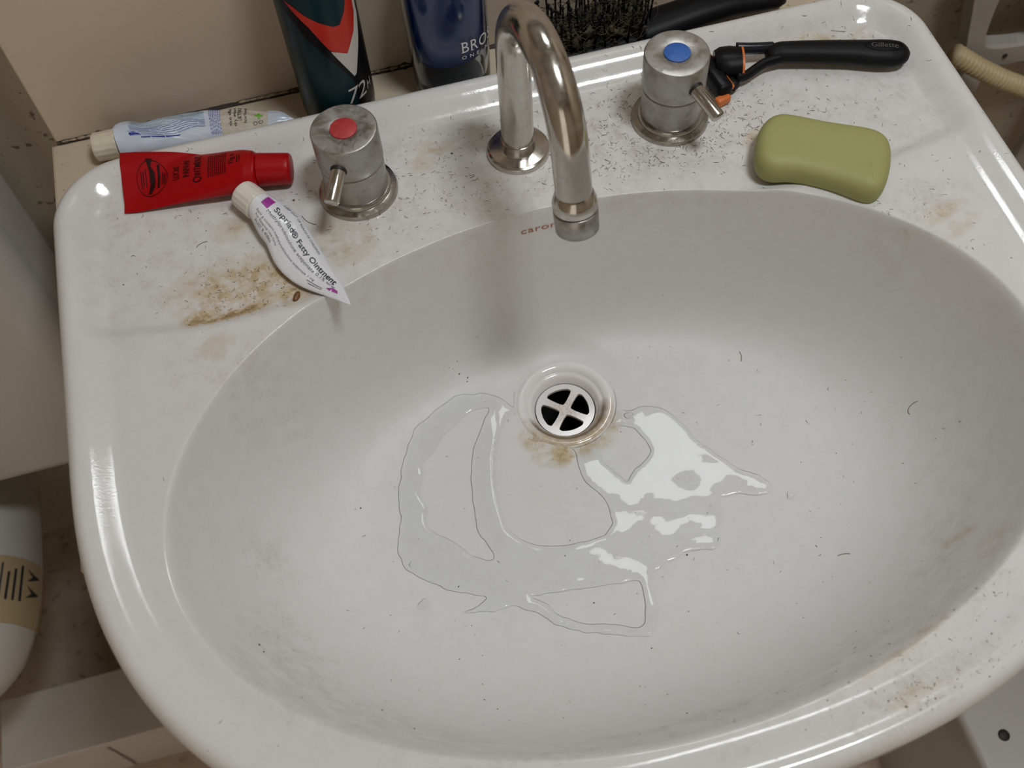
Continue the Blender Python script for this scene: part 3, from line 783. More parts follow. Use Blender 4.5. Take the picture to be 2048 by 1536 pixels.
# toothpaste tube on the ledge behind the rolled edge
tt = empty('toothpaste_tube', (-.19, .094, -.02), 'crumpled blue and white toothpaste tube with ivory cap against the splashback', 'tube')
TR = [(-247.5, 106.4), (-246.1, 109.6), (-240.9, 110.6), (-235.1, 109.2), (-230.3, 106.2), (-220.6, 107.6), (-209.3, 109.0), (-198.2, 109.4), (-187.1, 108.6), (-179.9, 107.0), (-172.5, 106.3), (-165.2, 105.3), (-158.1, 102.8), (-151.9, 99.8), (-143.9, 97.8), (-137.0, 93.8), (-131.6, 87.4)]
TL = [(-246.0, 83.9), (-242.5, 83.0), (-238.9, 82.4), (-229.6, 82.0), (-223.0, 82.2), (-212.2, 82.3), (-204.9, 82.4), (-197.6, 82.3), (-187.4, 82.2), (-180.2, 81.8), (-172.9, 81.4), (-161.1, 81.5), (-153.6, 82.1), (-146.0, 83.5), (-139.2, 84.4), (-132.0, 86.0)]
tp = Tube(TL, TR, [(0, -19.5), (.6, -19.5), (.85, -18.5), (1, -16)], [(0, 20), (.12, 19), (.4, 15), (.7, 10), (.9, 6), (1, 1.2)], 120, .0013, 31, 1.8)
tb = obj('body', *tp.mesh(56), M['tp_body'], tt, True, True, 60)
obj('cap', *cap_mesh((-.2462, .0952, -.0098), (-.2625, .0965, -.0104), .0098, .0094, 30, 96), M['cap_ivory'], tt, True, True, 50)
obj('label', *tp.wrap(*join2(rect(.585, .845, -.95, .96, 24, 24)), .00015), M['tp_paper'], tb, True)
def fine(q0, q1, rows, lab, m, ht=.045, wav=.10):
    out = []
    for t in rows:
        q = q0 + random.uniform(0, .02)
        while q < q1:
            l = random.uniform(.04, .11); dt = wav * math.sin(q * 19 + t * 2)
            rr_ = rect(q, min(q + l, q1), t, t + ht, 8, 1); rr_[0][:, 1] += wav * np.sin(rr_[0][:, 0] * 19 + t * 2); out.append(rr_); q += l + .005
    V, F = join2(*out); V[:, 1] = np.clip(V[:, 1], -.96, .96)
    obj(lab, *tp.wrap(V, F), m, tb, False)
fine(.09, .50, [.70, .60, .50, .40, .30, .20, .10], 'fine_print', M['ink_lblue'], .038)
fine(.08, .50, [0, -.10, -.20, -.30, -.40, -.50], 'fine_print', M['ink_blue'], .035)
fine(.13, .36, [-.62], 'fine_print', M['ink_navy'], .06)
V, F = join2(flatpoly([(.085, -.28), (.115, -.22), (.135, -.30), (.15, -.36), (.135, -.40), (.115, -.38), (.09, -.40)], .05)); obj('blue_mark', *tp.wrap(V, F), M['ink_navy'], tb, False)
cols = []
for k in range(7):
    t = -.85
    while t < .85:
        l = random.uniform(.08, .25); cols.append(rect(.525 + .009 * k, .530 + .009 * k, t, min(t + l, .9), 1, 3)); t += l + .07
V, F = join2(*cols); obj('fine_print', *tp.wrap(V, F), M['ink_violet'], tb, False)
P_ = [cross_text(tp, 'the affe', .645, -.55, .80, .0020), cross_text(tp, 'dry when', .672, -.60, .80, .0020), cross_text(tp, 'LETTERS', .700, -.25, .80, .0022), cross_text(tp, 'horizont', .728, -.45, .85, .0019)]
V, F = join2(*P_); obj('lettering', *tp.wrap(V, F, .00035), M['ink_black'], tb, False)
cx_, ct = .795, .15
P_ = [flatpoly([(cx_ + a * .022, ct + b * .26) for a, b in ((-.35, 1), (.35, 1), (.35, .35), (1, .35), (1, -.35), (.35, -.35), (.35, -1), (-.35, -1), (-.35, -.35), (-1, -.35), (-1, .35), (-.35, .35))], .05)]
V, F = join2(*P_); obj('green_cross', *tp.wrap(V, F, .0004), M['ink_green'], tb, False)
V, F = join2(wring(.775, -.52, .012, .14, .35), wring(.805, -.45, .014, .15, .3)); obj('ring_mark', *tp.wrap(V, F, .0004), M['ink_grey'], tb, False)

# ------------------------------------------------------------------ spray can
CX, CYc, CR, CZ = -.0990, .0928, .0243, -.0195
can = empty('spray_can', (CX, CYc, -.02), 'dark teal deodorant spray can with red and pale grey arrow, reading 72H', 'spray can')
cb = obj('body', *lathe([(.0228, -.0145), (.0239, -.0125), (.0243, -.0100), (.0243, .1000), (.0238, .1060), (.0215, .1120), (.0190, .1150)], 96, (CX, CYc, 0), False, True), M['can_teal'], can, True, True, 60)
obj('base_rim', *lathe([(.0215, -.0199), (.0232, -.0198), (.0236, -.0185), (.0236, -.0160), (.0230, -.0142), (.0226, -.0138)], 96, (CX, CYc, 0)), M['can_metal'], can)
obj('cap', *lathe([(.0182, .1140), (.0185, .1160), (.0185, .1380), (.0170, .1420), (.0100, .1440)], 64, (CX, CYc, 0)), M['black_plastic'], can, True, True, 50)
def can_wrap(V, F, r=CR + .00015):
    out = []
    for a, z in V:
        a = math.radians(a); out.append((CX + r * math.cos(a), CYc + r * math.sin(a), z / 1000))
    return out, face_up(out, F, lambda p: Vector((p.x - CX, p.y - CYc, 0)))
red_a = [(-137.4, 88.6), (-108.1, 70.6), (-88.5, 52.8), (-84.2, 50.2), (-74.0, 47.6), (-61.9, 44.2), (-50.4, 51.0), (-36.4, 58.7), (-29, 74), (-30, 90), (-40, 90), (-47, 79.2), (-52, 73.7), (-64.2, 67.0), (-74.0, 67.7), (-92.9, 73.6), (-110.5, 79.7), (-123.6, 85.2)]
wht_a = [(-86.0, 50.2), (-75.8, 48.0), (-61.9, 44.0), (-50.4, 51.0), (-41.0, 56.0), (-31, 67), (-27, 90), (-22, 90), (-22, 62), (-33, 48), (-45.8, 34.6), (-53.9, 25.1), (-58.4, 23.9), (-63.9, 29.2), (-76.9, 41.5)]
blk_a = [(-139, 90), (-137.4, 88.6), (-108.1, 70.6), (-86, 50), (-58.4, 23.9), (-53.9, 25.1), (-45.8, 34.6), (-33, 48), (-22, 62), (-22, 90), (10, 90), (10, -6), (-62, -6), (-60, 12), (-60.5, 20), (-72.1, 31), (-92.1, 46), (-116.5, 63), (-146, 84), (-150, 90)]
obj('black_band', *can_wrap(*flatpoly(blk_a, 4), CR + .00008), M['can_black'], cb, True)
obj('red_arrow', *can_wrap(*flatpoly(red_a, 4), CR + .00016), M['can_red'], cb, True)
obj('pale_arrow', *can_wrap(*flatpoly(wht_a, 4), CR + .00024), M['can_white'], cb, True)
gV, gF = glyphs('72', .0175, .002, .92, .15); wd = gV[:, 0].max(); g2, f2 = glyphs('H', .0095, .002, 1, .15)
deg = 1000 / (CR * 1000) * 180 / math.pi
V, F = join2((gV * np.array([.0165 / wd, 1]), gF), (g2 * np.array([.8, 1]) + np.array([.0175, .0012]), f2))
V = np.stack([-80 + V[:, 0] * deg, 4.3 + V[:, 1] * 1000], 1)
obj('lettering', *can_wrap(V, F, CR + .0003), M['can_white'], cb, False)['label'] = 'pale lettering 72H'

# ------------------------------------------------------------------ blue glass bottle
BX, BY = -.0205, .0938
bt = empty('cologne_bottle', (BX, BY, -.02), 'blue glass cologne bottle with clear base and white lettering behind the spout', 'bottle')
def bsec(a, b, n=72, ex=2.6):
    return [(a * math.copysign(abs(math.cos(t)) ** (2 / ex), math.cos(t)), b * math.copysign(abs(math.sin(t)) ** (2 / ex), math.sin(t))) for t in np.linspace(0, 2 * math.pi, n, endpoint=False)]
def bottle(prof, k=1.0):
    V, F = [], []; n = 72
    for a, b, z in prof:
        for x, y in bsec(a * k, b * k): V.append((BX + x, BY + y, z))
    for i in range(len(prof) - 1):
        for j in range(n): F.append((i * n + j, i * n + (j + 1) % n, (i + 1) * n + (j + 1) % n, (i + 1) * n + j))
    F.append(tuple(reversed(range(n)))); F.append(tuple(range((len(prof) - 1) * n, len(prof) * n)))
    return V, F
outer = [(.0225, .0185, -.0199), (.0248, .0205, -.0192), (.0256, .0212, -.0175), (.0260, .0215, -.010), (.0264, .0218, .01), (.0272, .0223, .035), (.0276, .0226, .055), (.0270, .0222, .068), (.0250, .0205, .080), (.0205, .0170, .090), (.0140, .0125, .097), (.0100, .0100, .101), (.0095, .0095, .106)]
cav = [(.0030, .0025, -.0150), (.0150, .0115, -.0148), (.0205, .0165, -.0138), (.0230, .0187, -.0110), (.0240, .0195, -.004), (.0245, .0199, .01), (.0253, .0204, .035), (.0257, .0207, .055), (.0251, .0203, .068), (.0231, .0186, .079), (.0186, .0151, .088), (.0120, .0105, .0945), (.0070, .0070, .099)]
cv_ = bottle(cav); gb = obj('glass', *join(bottle(outer), (cv_[0], [tuple(reversed(f)) for f in cv_[1]])), M['glass'], bt, True, True, 60)
inner = [(.0040, .0030, .0030), (.0120, .0090, .0036), (.0180, .0140, .0060), (.0215, .0168, .0105), (.0230, .0182, .0165), (.0238, .0188, .0260), (.0244, .0194, .040), (.0246, .0196, .055), (.0240, .0192, .066), (.0222, .0176, .076), (.0178, .0142, .085), (.0090, .0080, .0915)]
obj('liquid', *bottle(inner), M['liquid'], bt, True, True, 60)
obj('cap', *lathe([(.0130, .1030), (.0150, .1035), (.0155, .105), (.0155, .130), (.0140, .133)], 48, (BX, BY, 0)), M['chrome_clean'], bt, True, True, 50)
# arc-length table of the front of the bottle
_t = np.linspace(-math.pi / 2 - .9, .15, 600)
_sec = np.array([(.0269 * math.copysign(abs(math.cos(t)) ** (2 / 2.6), math.cos(t)), .02215 * math.copysign(abs(math.sin(t)) ** (2 / 2.6), math.sin(t))) for t in _t])
_arc = np.r_[0, np.cumsum(np.hypot(*np.diff(_sec, axis=0).T))]
_a0 = np.interp(-.0163 - BX, _sec[:, 0], _arc)
def bwrap(V, F, z0):
    out = []
    for u, v in V:
        s = _a0 + u; x, y = np.interp(s, _arc, _sec[:, 0]), np.interp(s, _arc, _sec[:, 1]); z = z0 + v
        k = np.interp(z, [-.02, .01, .035, .055], [.0258 / .0269, .0264 / .0269, .0272 / .0269, .0276 / .0269])
        out.append((BX + x * k * 1.011, BY + y * k * 1.011, z))
    return out, face_up(out, F, lambda p: Vector((p.x - BX, (p.y - BY) * 2, 0)))
def serif_word(word, size, space):
    V, F = glyphs(word, size, .002, space); parts = [(V, F)]
    return V, F
gV, gF = glyphs('BROS', .0128, .002, 1.12); 
# small serifs on the stems
ser = []
def bar(x0, x1, y0, y1): ser.append(rect(x0, x1, y0, y1, 3, 1))
hcap = gV[:, 1].max() * .985
xB = gV[:, 0].min()
bar(xB - .0007, xB + .0012, 0, .0006); bar(xB - .0007, xB + .0012, hcap - .0006, hcap)
wB = gV[:, 0].max()
xR = xB + wB * .255
bar(xR - .0006, xR + .0020, 0, .0005); bar(xR - .0006, xR + .0012, hcap - .0006, hcap)
V, F = join2((gV, gF), *ser); V = V * np.array([.0250 / wB, 1])
obj('lettering', *bwrap(V, F, .0232), M['ink_white'], gb, False)['label'] = 'white lettering BROS'
gV, gF = glyphs('ONE NI', .0042, .002, 1.9); V = gV * np.array([.0235 / gV[:, 0].max(), 1])
obj('lettering', *bwrap(V, gF, .0178), M['ink_white'], gb, False)['label'] = 'small white lettering ONE NI'

# ------------------------------------------------------------------ hairbrush on the ledge
hb = empty('hairbrush', (.085, .092, -.02), 'black hairbrush clogged with hair lying bristles up behind the basin', 'hairbrush')
def ell(t, a, b): return a * math.cos(t), b * math.sin(t)
hd = smooth_closed([(.028, .079), (.040, .0735), (.080, .0725), (.112, .0765), (.124, .084), (.124, .100), (.112, .108), (.080, .112), (.040, .111), (.028, .105)], 96, 4)
def loft_disc(poly, prof):
    c = poly.mean(0); V, F = [], []; n = len(poly)
    for s, z in prof:
        for p in poly: q = c + (p - c) * s; V.append((q[0], q[1], z))
    for i in range(len(prof) - 1):
        for k in range(n): F.append((i * n + k, i * n + (k + 1) % n, (i + 1) * n + (k + 1) % n, (i + 1) * n + k))
    F.append(tuple(reversed(range(n)))); F.append(tuple(range((len(prof) - 1) * n, len(prof) * n)))
    return V, F
obj('head', *loft_disc(hd, [(.90, -.0198), (.97, -.0185), (1, -.015), (1, -.010), (.95, -.0075), (.90, -.0070)]), M['black_plastic'], hb, True, True, 50)
obj('pad', *loft_disc(hd, [(.90, -.0075), (.88, -.0060), (.70, -.0045), (.40, -.0035), (.05, -.0030)]), M['black_rubber'], hb)
hp = resample([(.112, .0915, -.0115), (.130, .0925, -.0095), (.155, .094, -.0065), (.180, .0945, -.0055), (.205, .0925, -.0075), (.2185, .0895, -.0100)], 40, 3)
hr = [np.interp(i / 39, [0, .15, .5, .85, .95, 1], [12.5, 12.5, 11.0, 8.6, 6.5, 2.5]) / 1000 for i in range(40)]
obj('handle', *sweep([tuple(p) for p in hp], [(r * 1.15, r * .80) for r in hr], 28), M['black_plastic'], hb)
bv = join(sweep([(0, 0, 0), (0, 0, .010), (.0002, 0, .020), (.0003, 0, .0285)], [.00085, .0008, .0007, .0006], 6), xf(lathe([(.0004, -.0012), (.0011, -.0006), (.0013, .0001), (.0009, .0009), (.0002, .0012)], 8), Matrix.Translation((.0003, 0, .0290))))
bme = bpy.data.meshes.new('bristle'); bme.from_pydata(bv[0], [], bv[1]); bme.materials.append(M['black_plastic'])
for p in bme.polygons: p.use_smooth = True
for iy in range(7):
    for ix in range(11):
        x = .036 + ix * .0079 + (iy % 2) * .0039; y = .0785 + iy * .0045
        if ((x - .077) / .046) ** 2 + ((y - .0922) / .0185) ** 2 > 1.05: continue
        o = bpy.data.objects.new('bristle', bme); COL.objects.link(o); o.parent = hb
        o.location = (x - .085, y - .092, .0145); s = random.uniform(.86, 1.06)
        lean = random.gauss(0, .05)
        o.rotation_euler = (random.gauss(0, .06) - (y - .0922) * 4, lean + (x - .077) * 2.0, random.uniform(0, 6)); o.scale = (1, 1, s)
def tangle():
    parts = []
    for k in range(520):
        a = random.uniform(0, 6.28); q = random.random() ** .5
        c = Vector((.077 + .043 * q * math.cos(a), .0922 + .0165 * q * math.sin(a), -.003 + random.random() ** 1.6 * .020))
        ph = random.uniform(0, 6.28); pts = []
        R_ = random.uniform(.003, .009); turn = random.uniform(1.5, 4.5)
        for i in range(7):
            b = ph + turn * i / 6; pts.append(c + Vector((R_ * math.cos(b), .5 * R_ * math.sin(b), .0035 * math.sin(b * 1.7 + k))))
        parts.append(sweep(pts, .00022, 3, False))
    for k in range(150):   # matted dust in between
        x = random.uniform(.04, .114); y = random.uniform(.079, .105); z = random.uniform(-.004, .010); r = random.uniform(.001, .0028)
        V = [(x + r * 1.5, y, z), (x - r * 1.5, y, z), (x, y + r, z), (x, y - r, z), (x, y, z + r * 1.6), (x, y, z - r * 1.6)]
        V = [tuple(Vector(v) + Vector((random.gauss(0, r * .3),) * 3)) for v in V]
        parts.append((V, [(0, 2, 4), (2, 1, 4), (1, 3, 4), (3, 0, 4), (2, 0, 5), (1, 2, 5), (3, 1, 5), (0, 3, 5)]))
    return join(*parts)
tg = obj('tangled_hair', *tangle(), M['fluff'], hb); tg['kind'] = 'stuff'

# ------------------------------------------------------------------ razor
rz = empty('razor', (.20, .018, 0), 'black safety razor with an orange ring lying behind the blue-topped tap', 'razor')
cen = resample([(.1755, .0250, .0090), (.184, .0245, .0095), (.199, .0205, .0092), (.2125, .0165, .0090), (.228, .0115, .0088), (.240, .0070, .0086), (.2505, .0036, .0084), (.2590, .0012, .0082), (.2640, -.0002, .0080)], 60, 3)
hw = [np.interp(i / 59, [0, .03, .10, .35, .60, .80, .88, .93, .965, .985, 1], [4.5, 6.4, 7.6, 8.3, 8.9, 10.4, 10.2, 9.2, 7.2, 5.0, 1.5]) / 1000 for i in range(60)]
hh = [np.interp(i / 59, [0, .03, .10, .50, .85, .94, .98, 1], [3.2, 5.0, 6.2, 6.6, 7.0, 6.0, 3.8, 1.2]) / 1000 for i in range(60)]
grip = obj('grip', *sweep([tuple(p) for p in cen], list(zip(hw, hh)), 32), M['black_rubber'], rz)
ov = []
for k in range(40):
    a = 2 * math.pi * k / 40
    for f in (1, .90): ov.append((f * .0125 * math.cos(a), f * .0046 * math.sin(a)))
ovF = [(2 * k, 2 * k + 1, 2 * ((k + 1) % 40) + 1, 2 * ((k + 1) % 40)) for k in range(40)]
lm = Matrix.Translation((0.2470, .0048, .01545)) @ Matrix.Rotation(math.radians(-19), 4, 'Z') @ Matrix.Rotation(math.radians(2), 4, 'Y')
gV, gF = glyphs('Gillette', .0058, .003, 1.0, .1); gV = (gV - np.array([gV[:, 0].max() / 2, .0019])) * np.array([.0175 / gV[:, 0].max(), 1])
def on_grip(V, F):
    out = []
    for u, v in V:
        p = lm @ Vector((u, v, 0))
        i = int(np.argmin((cen[:, 0] - p.x) ** 2 + (cen[:, 1] - p.y) ** 2)); d = math.hypot(cen[i, 0] - p.x, cen[i, 1] - p.y)
        z = cen[i, 2] + hh[i] * math.sqrt(max(0, 1 - (d / hw[i]) ** 2)); out.append((p.x, p.y, z + .0004))
    return out, face_up(out, F, lambda p: Vector((0, 0, 1)))
obj('lettering', *on_grip(gV, gF), mat('dark grey embossed lettering', (.10, .10, .105), .35), grip, False)['label'] = 'raised lettering Gillette'
obj('lettering_frame', *on_grip(np.array(ov), ovF), M['black_plastic'], grip, False)
# fork: two prongs joining the grip to the collar
def prong(pts, r): return sweep([tuple(p) for p in resample(pts, 16, 2)], [r] * 16, 14)
obj('prong', *prong([(.157, .0335, .0125), (.165, .0315, .0118), (.173, .0300, .0112), (.181, .0290, .0105)], (.0034, .0042)), M['dark_steel'], rz)
obj('prong', *prong([(.150, .0125, .0085), (.157, .0128, .0075), (.165, .0165, .0080), (.173, .0195, .0088), (.184, .0195, .0092)], (.0030, .0036)), M['black_plastic'], rz)
def rot_box(sx, sy, sz, loc, rz_, ry=0, rx=0, bev=.0012):
    return xf(box(-sx, sx, -sy, sy, -sz, sz, bev, 3), Matrix.Translation(loc) @ Matrix.Rotation(math.radians(rz_), 4, 'Z') @ Matrix.Rotation(math.radians(ry), 4, 'Y') @ Matrix.Rotation(math.radians(rx), 4, 'X'))
col = sweep([tuple(p) for p in ((.1405, .0270, .0112), (.1440, .0262, .0112), (.1500, .0246, .0112), (.1570, .0228, .0112))], [(.0085, .0062), (.0112, .0074), (.0120, .0078), (.0106, .0072)], 28)
obj('collar', *col, M['black_plastic'], rz, True, True, 60)
rg = sweep([(.1568, .0228, .0112), (.1582, .0224, .0112)], [(.0112, .0077), (.0110, .0075)], 36)
obj('ring', *rg, M['orange'], rz, True, True, 50)['label'] = 'orange ring'
head = obj('head', *rot_box(.0052, .0205, .0058, (.1370, .0225, .0075), 8, 0, 0, .0028), M['black_plastic'], rz, True, True, 40)
obj('lubricating_strip', *rot_box(.0010, .0165, .0016, (.1425, .0205, .0090), 8, 20, 0, .0006), M['orange'], head)
obj('comb_guard', *rot_box(.0052, .0028, .0030, (.1372, .0010, .0038), 18, 0, 0, .0014), M['orange'], head)
obj('head_bracket', *rot_box(.0030, .0110, .0030, (.1435, .0160, .0065), 28, 0, 0, .0014), M['black_plastic'], head)

# ------------------------------------------------------------------ soap
SOAP = [(161.4, -30.9), (171.5, -36.1), (184.0, -44.2), (196.7, -51.7), (206.8, -57.6), (212.8, -62.9), (215.5, -69.9), (213.7, -78.1), (207.9, -89.6), (201.9, -98.2), (195.8, -104.7), (189.9, -106.4), (183.5, -102.6), (177.3, -95.8), (170.0, -89.0), (162.2, -83.3), (155.8, -79.0), (148.9, -75.7), (140.4, -73.8), (134.9, -69.7), (132.6, -62.4), (135.9, -52.6), (141.6, -42.1), (147.3, -35.6), (154.2, -31.4)]
def soap():
    P = smooth_closed(np.array(SOAP[::-1]) / 1000, 180, 6); c = P.mean(0); n = len(P)
    T = np.roll(P, -1, 0) - np.roll(P, 1, 0); T /= np.linalg.norm(T, axis=1, keepdims=True); N = np.stack([-T[:, 1], T[:, 0]], 1)
    if ((P - c) * N).sum(1).mean() > 0: N = -N
    V, F = [], []; prof = []
    Hh, rr = .021, .010
    for a in np.linspace(-90, 90, 25):
        a = math.radians(a); prof.append((rr * (1 - math.cos(a) ** .75), Hh / 2 + Hh / 2 * math.copysign(abs(math.sin(a)) ** .85, math.sin(a))))
    prof = [(rr + .002, .0004)] + prof[1:-1]
    A_, B_ = np.array([.153, -.0545]), np.array([.196, -.0835]); ab = B_ - A_
    tt_ = np.clip(((P - A_) @ ab) / (ab @ ab), 0, 1); SPN = A_ + tt_[:, None] * ab
    prof = [(d, z, 0) for d, z in prof] + [(rr * .95, Hh + .0002, f) for f in np.linspace(.08, .92, 10)]
    for d, z, f in prof:
        for k in range(n):
            q = (P[k] + N[k] * d) * (1 - f) + SPN[k] * f
            dip = -.0016 * math.exp(-((q[0] - .1745) / .022) ** 2 - ((q[1] + .067) / .03) ** 2) if z > Hh * .8 else 0
            V.append((q[0], q[1], z + dip + .0004))
    m = len(prof)
    for i in range(m - 1):
        for k in range(n): F.append((i * n + k, i * n + (k + 1) % n, (i + 1) * n + (k + 1) % n, (i + 1) * n + k))
    F.append(tuple((m - 1) * n + k for k in range(n)))
    V.append((c[0], c[1], .0006)); ci = len(V) - 1
    for k in range(n): F.append(((k + 1) % n, k, ci))
    bm = bmesh.new(); vs = [bm.verts.new(v) for v in V]
    for f in F: bm.faces.new([vs[i] for i in f])
    for _ in range(6): bmesh.ops.smooth_vert(bm, verts=vs, factor=.5, use_axis_x=True, use_axis_y=True, use_axis_z=True)
    bmesh.ops.recalc_face_normals(bm, faces=bm.faces)
    me = bpy.data.meshes.new('soap_bar'); bm.to_mesh(me); bm.free(); return me
tag(obj_me('soap_bar', soap(), M['soap'], None, True), 'olive green waisted bar of soap beside the bowl', 'soap')

# ------------------------------------------------------------------ water in the bowl
WATER = [(-35.2, -107.5), (-42.9, -95.6), (-53.6, -89.7), (-71.8, -87.7), (-88.6, -95.5), (-105.7, -106.1), (-116.9, -125.4), (-125.3, -146.1), (-127.4, -168.2), (-134.8, -186.6), (-131.6, -201.9), (-120.5, -212.7), (-104.7, -224.1), (-85.8, -232.3), (-94.1, -236.5), (-105.4, -238.6), (-85.7, -242.1), (-71.2, -242.5), (-58.9, -251.5), (-49.8, -262.5), (-34.3, -271.3), (-16.1, -278.4), (3.0, -285.5), (12.2, -269.0), (13.1, -254.8), (15.9, -245.0), (26.5, -242.0), (42.1, -237.6), (60.8, -241.8), (67.7, -229.4), (74.7, -208.0), (87.6, -210.2), (102.2, -215.7), (110.5, -212.8), (104.6, -200.4), (94.2, -193.6), (85.6, -181.4), (73.6, -162.8), (68.6, -146.3), (61.4, -135.4), (48.4, -128.8), (38.2, -130.2), (34, -127), (35, -112), (30, -96), (14, -82), (-6, -79), (-24, -86), (-34.5, -98)]
DRY = [[(-51.4, -101.5), (-62.2, -101.4), (-71.0, -103.9), (-76.2, -108.5), (-88.7, -116.0), (-94.8, -124.8), (-104.7, -130.7), (-107.6, -143.7), (-112.5, -151.3), (-108.5, -162.2), (-112.7, -172.7), (-107.9, -182.3), (-97.2, -190.7), (-90.7, -200.8), (-82.4, -208.0), (-75.3, -209.9), (-77.5, -198.6), (-81.9, -190.3), (-80.2, -170.6), (-76.7, -148.1), (-69.9, -128.9), (-60.0, -113.5)],
       [(-36.6, -108.5), (-43.9, -114.4), (-52.1, -127.4), (-59.0, -143.7), (-62.1, -160.8), (-63.6, -179.4), (-62.8, -191.2), (-57.4, -199.9), (-49.0, -206.5), (-35.1, -211.6), (-22.5, -212.7), (-6.0, -213.3), (2.5, -207.2), (3.9, -194.5), (1.7, -185.0), (-5.5, -174.0), (-6.6, -160.1), (-4.6, -148), (-10, -145.5), (-17.4, -142.6), (-29.3, -133.3), (-35.1, -121.1)],
       [(21.5, -139.0), (29.7, -139.4), (37.7, -144.2), (42.3, -155.0), (43.0, -163.0), (37.6, -168.9), (28.0, -173.5), (21.0, -180.4), (15.4, -171.2), (10.2, -162.1), (9.6, -149.0)],
       [(-60.5, -239.2), (-52.6, -246.3), (-46.8, -256.3), (-34.7, -264.8), (-17.0, -270.3), (-3.5, -277.0), (0.7, -275.2), (4.5, -265.0), (6.6, -255.6), (6.9, -247.5), (-14.8, -244.7), (-35.2, -242.2)]]
def inside(P, poly):
    x, y = P[:, 0], P[:, 1]; c = np.zeros(len(P), bool); A = poly; B = np.roll(poly, -1, 0)
    for (ax, ay), (bx, by) in zip(A, B):
        k = (ay > y) != (by > y)
        with np.errstate(divide='ignore', invalid='ignore'): xi = (bx - ax) * (y - ay) / (by - ay) + ax
        c ^= k & (x < xi)
    return c
def seg_dist(P, polys):
    d = np.full(len(P), 9.)
    for poly in polys:
        for a, b in zip(poly, np.roll(poly, -1, 0)):
            e = b - a; L = e @ e
            if L < 1e-14: continue
            t = np.clip(((P - a) @ e) / L, 0, 1); d = np.minimum(d, ((P - a - t[:, None] * e) ** 2).sum(1))
    return np.sqrt(d)
def wobble(poly, amp, seed):
    T = np.roll(poly, -1, 0) - np.roll(poly, 1, 0); T /= np.linalg.norm(T, axis=1, keepdims=True) + 1e-12
    N = np.stack([-T[:, 1], T[:, 0]], 1)
    w_ = np.array([mnoise.noise(Vector((p[0] * 160, p[1] * 160, seed))) + .5 * mnoise.noise(Vector((p[0] * 420, p[1] * 420, seed))) for p in poly])
    return poly + N * (w_ * amp)[:, None]
def water():
    out = wobble(smooth_closed(np.array(WATER) / 1000, 420, 3), .0011, 1.)
    holes = [wobble(smooth_closed(np.array(h) / 1000, 150, 3), .0007, 2. + i) for i, h in enumerate(DRY)]
    a = np.linspace(0, 2 * np.pi, 90, endpoint=False)
    holes.append(np.stack([DX - .001 + .0345 * np.cos(a), DY + .0345 * np.sin(a)], 1))
    polys = [out] + holes
    xs = np.arange(-.14, .12, .0016); ys = np.arange(-.29, -.07, .0016)
    G = np.stack(np.meshgrid(xs, ys), -1).reshape(-1, 2) + RNG.normal(0, .0002, (len(xs) * len(ys), 2))
    k = inside(G, out)
    for h in holes: k &= ~inside(G, h)
    G = G[k]; d = seg_dist(G, polys); ok = d > .0006; G = G[ok]; d = d[ok]
    # extra rows close to the rim so that the meniscus is round
    pts, edges = [], []
    for poly in polys:
        b0 = len(pts); pts += [Vector(p) for p in poly]; edges += [(b0 + i, b0 + (i + 1) % len(poly)) for i in range(len(poly))]
    nb = len(pts)
    extra = []
    for poly in polys:
        T = np.roll(poly, -1, 0) - np.roll(poly, 1, 0); T /= np.linalg.norm(T, axis=1, keepdims=True) + 1e-12; N = np.stack([-T[:, 1], T[:, 0]], 1)
        for sg in (1, -1):
            for dd in (.0002, .00045, .0009): extra.append(poly + N * dd * sg)
    X_ = np.vstack(extra); k = inside(X_, out)
    for h in holes: k &= ~inside(X_, h)
    X_ = X_[k]; dx = seg_dist(X_, polys); k = dx > .00015; X_ = X_[k]; dx = dx[k]
    allp = pts + [Vector(p) for p in X_] + [Vector(p) for p in G]
    vs, es, fs, *_ = geometry.delaunay_2d_cdt(allp, edges, [], 0, 1e-7)
    P = np.array([v[:] for v in vs]); tris = np.array(fs, int); cc = P[tris].mean(1)
    k = inside(cc, out)
    for h in holes: k &= ~inside(cc, h)
    tris = tris[k]; d = seg_dist(P, polys)
    h = .0011 * (1 - np.exp(-d / .0006)) + .00008
    h += .00022 * np.array([mnoise.noise(Vector((p[0] * 60, p[1] * 60, 4.))) for p in P]) * (1 - np.exp(-d / .003))
    z = zfun(P[:, 0], P[:, 1]) + h
    V = np.stack([P[:, 0], P[:, 1], z], 1); F = []
    for t in tris:
        a, b, c = V[t]; F.append(tuple(t) if np.cross(b - a, c - a)[2] > 0 else tuple(t[::-1]))
    return V, F
wo = obj('water_puddle', *water(), M['water'], None, True)
tag(wo, 'shallow puddle of clear water around the plug hole', 'water')
def drop(x, y, r, h, label):
    V, F = [], []; n = 20; rows = 6
    for i in range(rows):
        q = i / rows; rr = r * (1 - q); zz = h * math.sqrt(max(0, 1 - (1 - q) ** 2)) if i else .0001
        for k in range(n):
            a = 2 * math.pi * k / n; k_ = 1 + .12 * math.sin(2 * a + x * 900) + .06 * math.sin(3 * a + y * 700); px, py = x + rr * k_ * math.cos(a), y + rr * k_ * math.sin(a)
            V.append((px, py, z1(px, py) + zz))
    for i in range(rows - 1):
        for k in range(n): F.append((i * n + k, i * n + (k + 1) % n, (i + 1) * n + (k + 1) % n, (i + 1) * n + k))
    V.append((x, y, z1(x, y) + h)); c = len(V) - 1
    for k in range(n): F.append(((rows - 1) * n + k, (rows - 1) * n + (k + 1) % n, c))
    tag(obj('water_droplet', V, F, M['water']), label, 'droplet', 'water droplets in the bowl')
drop(-.1251, -.2271, .0040, .0011, 'round water droplet lowest left of the puddle in the bowl')
